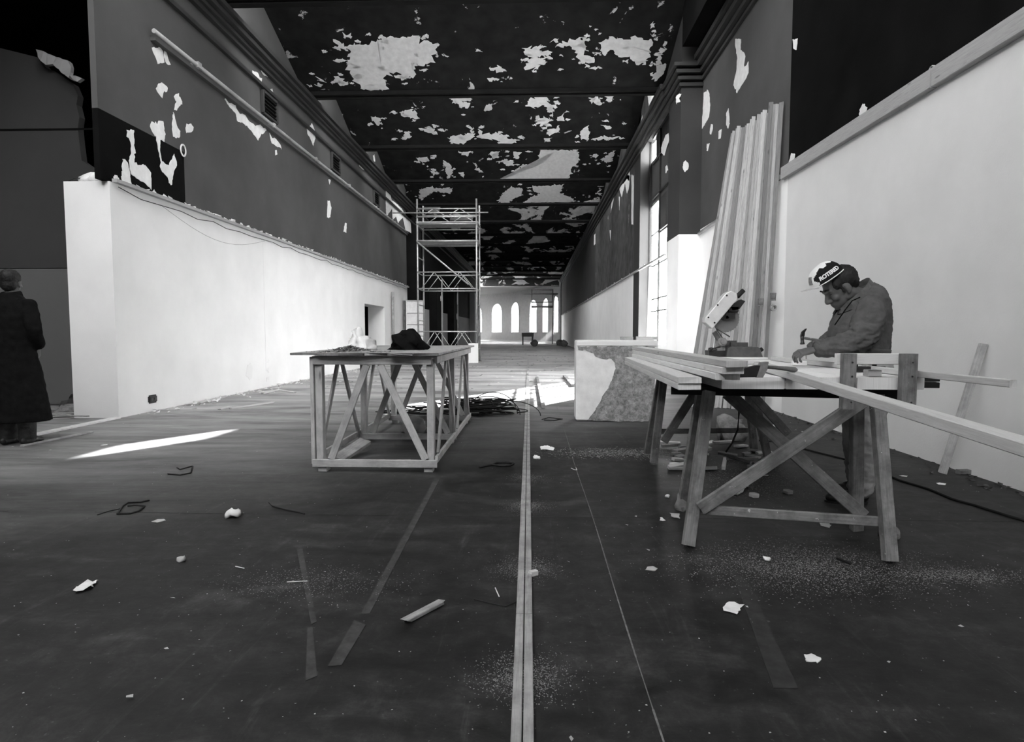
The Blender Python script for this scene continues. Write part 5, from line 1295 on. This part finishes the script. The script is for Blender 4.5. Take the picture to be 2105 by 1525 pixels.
for i, (x, y, w, lab) in enumerate(((328, 1071, .035, 'small white flake on the floor between the two wire loops'), (215, 915, .03, 'small pale flake left of the sunlight streak end'), (1575, 978, .02, 'tiny white bit behind the near trestle stretcher'), (1858, 979, .03, 'small white chip by the power cable'), (1935, 995, .035, 'small white chip in front of the loose board'), (1670, 1355, .03, 'grey paper crumb at the lower right'), (1340, 1170, .03, 'grey paper crumb left of the sawdust drift'))):
    c = fl(x, y); bm = BM(); prism(bm, jagged([c + V((a * w, b * w, 0)) for a, b in ((-1, -.6), (.2, -1), (1, .1), (.3, .9), (-.7, .6))], .003, .02, ('Z', .002)), (0, 0, .003)); single('paper_flake', bm, M['paper' if i % 3 else 'card'], lab, 'paper', c)
# rags and rubble in the side room, debris along the left wall
for i, (x, y, r, sq, m_, lab) in enumerate(((150, 845, .26, .7, 'rag_dark', 'largest dark rag heap at the foot of the white wall end'), (128, 852, .22, .4, 'rag', 'low grey rag heap beside the black coat'), (166, 853, .14, .7, 'rag', 'small grey rag against the white wall end'))):
    p = fl(x, y); bm = cloth_lump(p.x, p.y + .15, 0, r, r * .6, r * sq, i * 5 + 2, .6, 16); single('rag_heap', bm, M[m_], lab, 'rags', p, 'rags by the partition')
for i in range(9):
    p = fl(R.uniform(108, 172), R.uniform(853, 861)); a = R.uniform(-.6, .6); bm = BM(); bar(bm, p + V((-.15, 0, .012 + .004 * i)), p + V((.15, a * .2, .015 + .004 * i)), .05, .015); single('rubble_stick', bm, M['pine_grey'], 'broken stick in the rubbish below the partition', 'stick', group='sticks below the partition')
deb = [((452, 843), (472, 838)), ((475, 841), (560, 829)), ((535, 807), (575, 803)), ((570, 802), (606, 808)), ((388, 833), (440, 823)), ((410, 830), (465, 816)), ((540, 810), (560, 806))]
for i, (a, b) in enumerate(deb):
    plank('wall_debris', (*fl(*a)[:2], .012), (*fl(*b)[:2], .014), .06, .02, 'pine', 'broken pale lath among the debris along the white left wall', 'lath', 'laths along the left wall', jag=.03)
bm = BM()
for i in range(260):
    y = R.uniform(8.2, 19); x = XL + abs(R.gauss(0, .22)) + .03; s = R.uniform(.01, .04); c = V((x, y, .004))
    bmesh.ops.convex_hull(bm, input=[bm.verts.new(c + V((R.uniform(-s, s), R.uniform(-s, s) * 1.6, R.uniform(0, s)))) for _ in range(6)])
single('plaster_crumbs', bm, M['pale'], 'plaster crumbs scattered along the foot of the white left wall', 'crumbs', (XL + .2, 13, 0), kind='stuff')
bm = BM()
for i in range(120):
    y = R.uniform(4, 9); x = XR - abs(R.gauss(0, .1)) - .03; s = R.uniform(.006, .025); c = V((x, y, .003))
    bmesh.ops.convex_hull(bm, input=[bm.verts.new(c + V((R.uniform(-s, s), R.uniform(-s, s) * 1.6, R.uniform(0, s)))) for _ in range(6)])
single('plaster_crumbs', bm, M['rag_dark'], 'dark crumbs scattered along the foot of the right wall', 'crumbs', (XR - .2, 6, 0), kind='stuff')
# offcuts under the bench
for i in range(34):
    x, y = R.uniform(1.2, 2.25), R.uniform(5.0, 6.1)
    a = R.gauss(0, .5); L = R.uniform(.06, .26); z = .014 + R.uniform(0, .09) * (1 - abs(x - 1.7) / .6)
    bm = BM(); d = V((math.cos(a), math.sin(a), R.uniform(-.15, .15))) * L; p = V((x, y, max(.014 + abs(d.z) / 2, z)))
    bar(bm, p - d / 2, p + d / 2, R.uniform(.03, .07), R.uniform(.018, .03), (R.uniform(-.3, .3), R.uniform(-.3, .3), 1))
    single('wood_offcut', bm, M['pine_grey' if i % 3 else 'pine'], 'wooden offcut in the pile under the far trestle', 'offcut', group='offcuts under the far trestle')
plank('wood_offcut', (*fl(1387, 937)[:2], .03), (*fl(1450, 925)[:2], .03), .07, .05, 'pine_grey', 'long grey beam offcut lying left of the offcut pile', 'offcut')
p = fl(1500, 905); bm = cloth_lump(p.x, p.y, 0, .16, .12, .20, 33, .45, 16); single('paper_bag', bm, M['rag'], 'crumpled grey paper bag standing in the offcut pile', 'bag', p)
plank('small_peg', (*fl(1487, 972)[:2], .04), (*fl(1490, 960)[:2], .07), .03, .03, 'pine', 'short pale peg on the floor behind the near trestle', 'peg')
# sawdust, chips and dirt specks
def specks(name, n, fn, s0, s1, m_, label, z=.0015):
    bm = BM()
    for i in range(n):
        x, y = fn(); s = R.uniform(s0, s1); a = R.uniform(0, 6.28); e = R.uniform(.3, 1)
        u, w = V((math.cos(a), math.sin(a), 0)) * s, V((-math.sin(a), math.cos(a), 0)) * s * e
        p = V((x, y, z + R.uniform(0, s * .6)))
        bm.faces.new([bm.verts.new(q) for q in (p - u, p - w + V((0, 0, s * .3)), p + u, p + w)])
    return single(name, bm, M[m_], label, 'dust', (0, 4, 0), kind='stuff')
specks('sawdust', 9000, lambda: (R.gauss(1.35, .30), R.gauss(2.95, .16)), .0012, .0040, 'dust', 'fine sawdust drift on the floor in front of the near trestle')
specks('sawdust', 2600, lambda: (R.gauss(2.02, .16), R.gauss(2.88, .05)), .0012, .0040, 'dust', 'fine sawdust around the near trestle right foot')
specks('sawdust', 3000, lambda: (R.gauss(.85, .3), R.gauss(5.75, .12)), .003, .010, 'dust', 'sawdust streak on the floor left of the far trestle')
specks('sawdust', 2500, lambda: (R.gauss(1.75, .25), R.gauss(4.75, .3)), .002, .007, 'dust', 'sawdust on the floor under the middle of the bench')
specks('sawdust', 1500, lambda: (R.gauss(-1.0, .22), R.gauss(2.7, .10)), .0012, .004, 'dust', 'faint sawdust patch left of the slanting tape mark')
for (yy_, n_) in ((1.97, 2200), (2.9, 2000), (3.95, 2000), (4.75, 1400)):
    specks('sawdust', n_, lambda: (track_x(yy_) + R.gauss(0, .075), R.gauss(yy_, .075)), .0012, .0036, 'dust', {1.97: 'dust beside the floor strip at the bottom edge', 2.9: 'dust patch beside the floor strip level with the near trestle feet', 3.95: 'dust patch across the floor strip at the seam', 4.75: 'dust patch across the floor strip level with the table front'}[yy_])
def wide():
    y = 1.2 + 9 * R.random() ** 1.6; return (max(-5.3, min(3.3, R.uniform(-.9, .75) * (y + 1))) * R.uniform(.93, 1), y)
specks('floor_litter', 1300, wide, .0015, .0045, 'card', 'tiny pale chips of plaster and paper strewn over the whole floor')
specks('floor_litter', 60, wide, .007, .016, 'card', 'larger pale chips strewn over the whole floor')
def farr():
    y = 12 + 40 * R.random() ** 1.3; return (R.uniform(-4.8, 2.6), y)
specks('floor_litter', 900, farr, .02, .07, 'card', 'rubble flakes strewn over the far floor', .003)
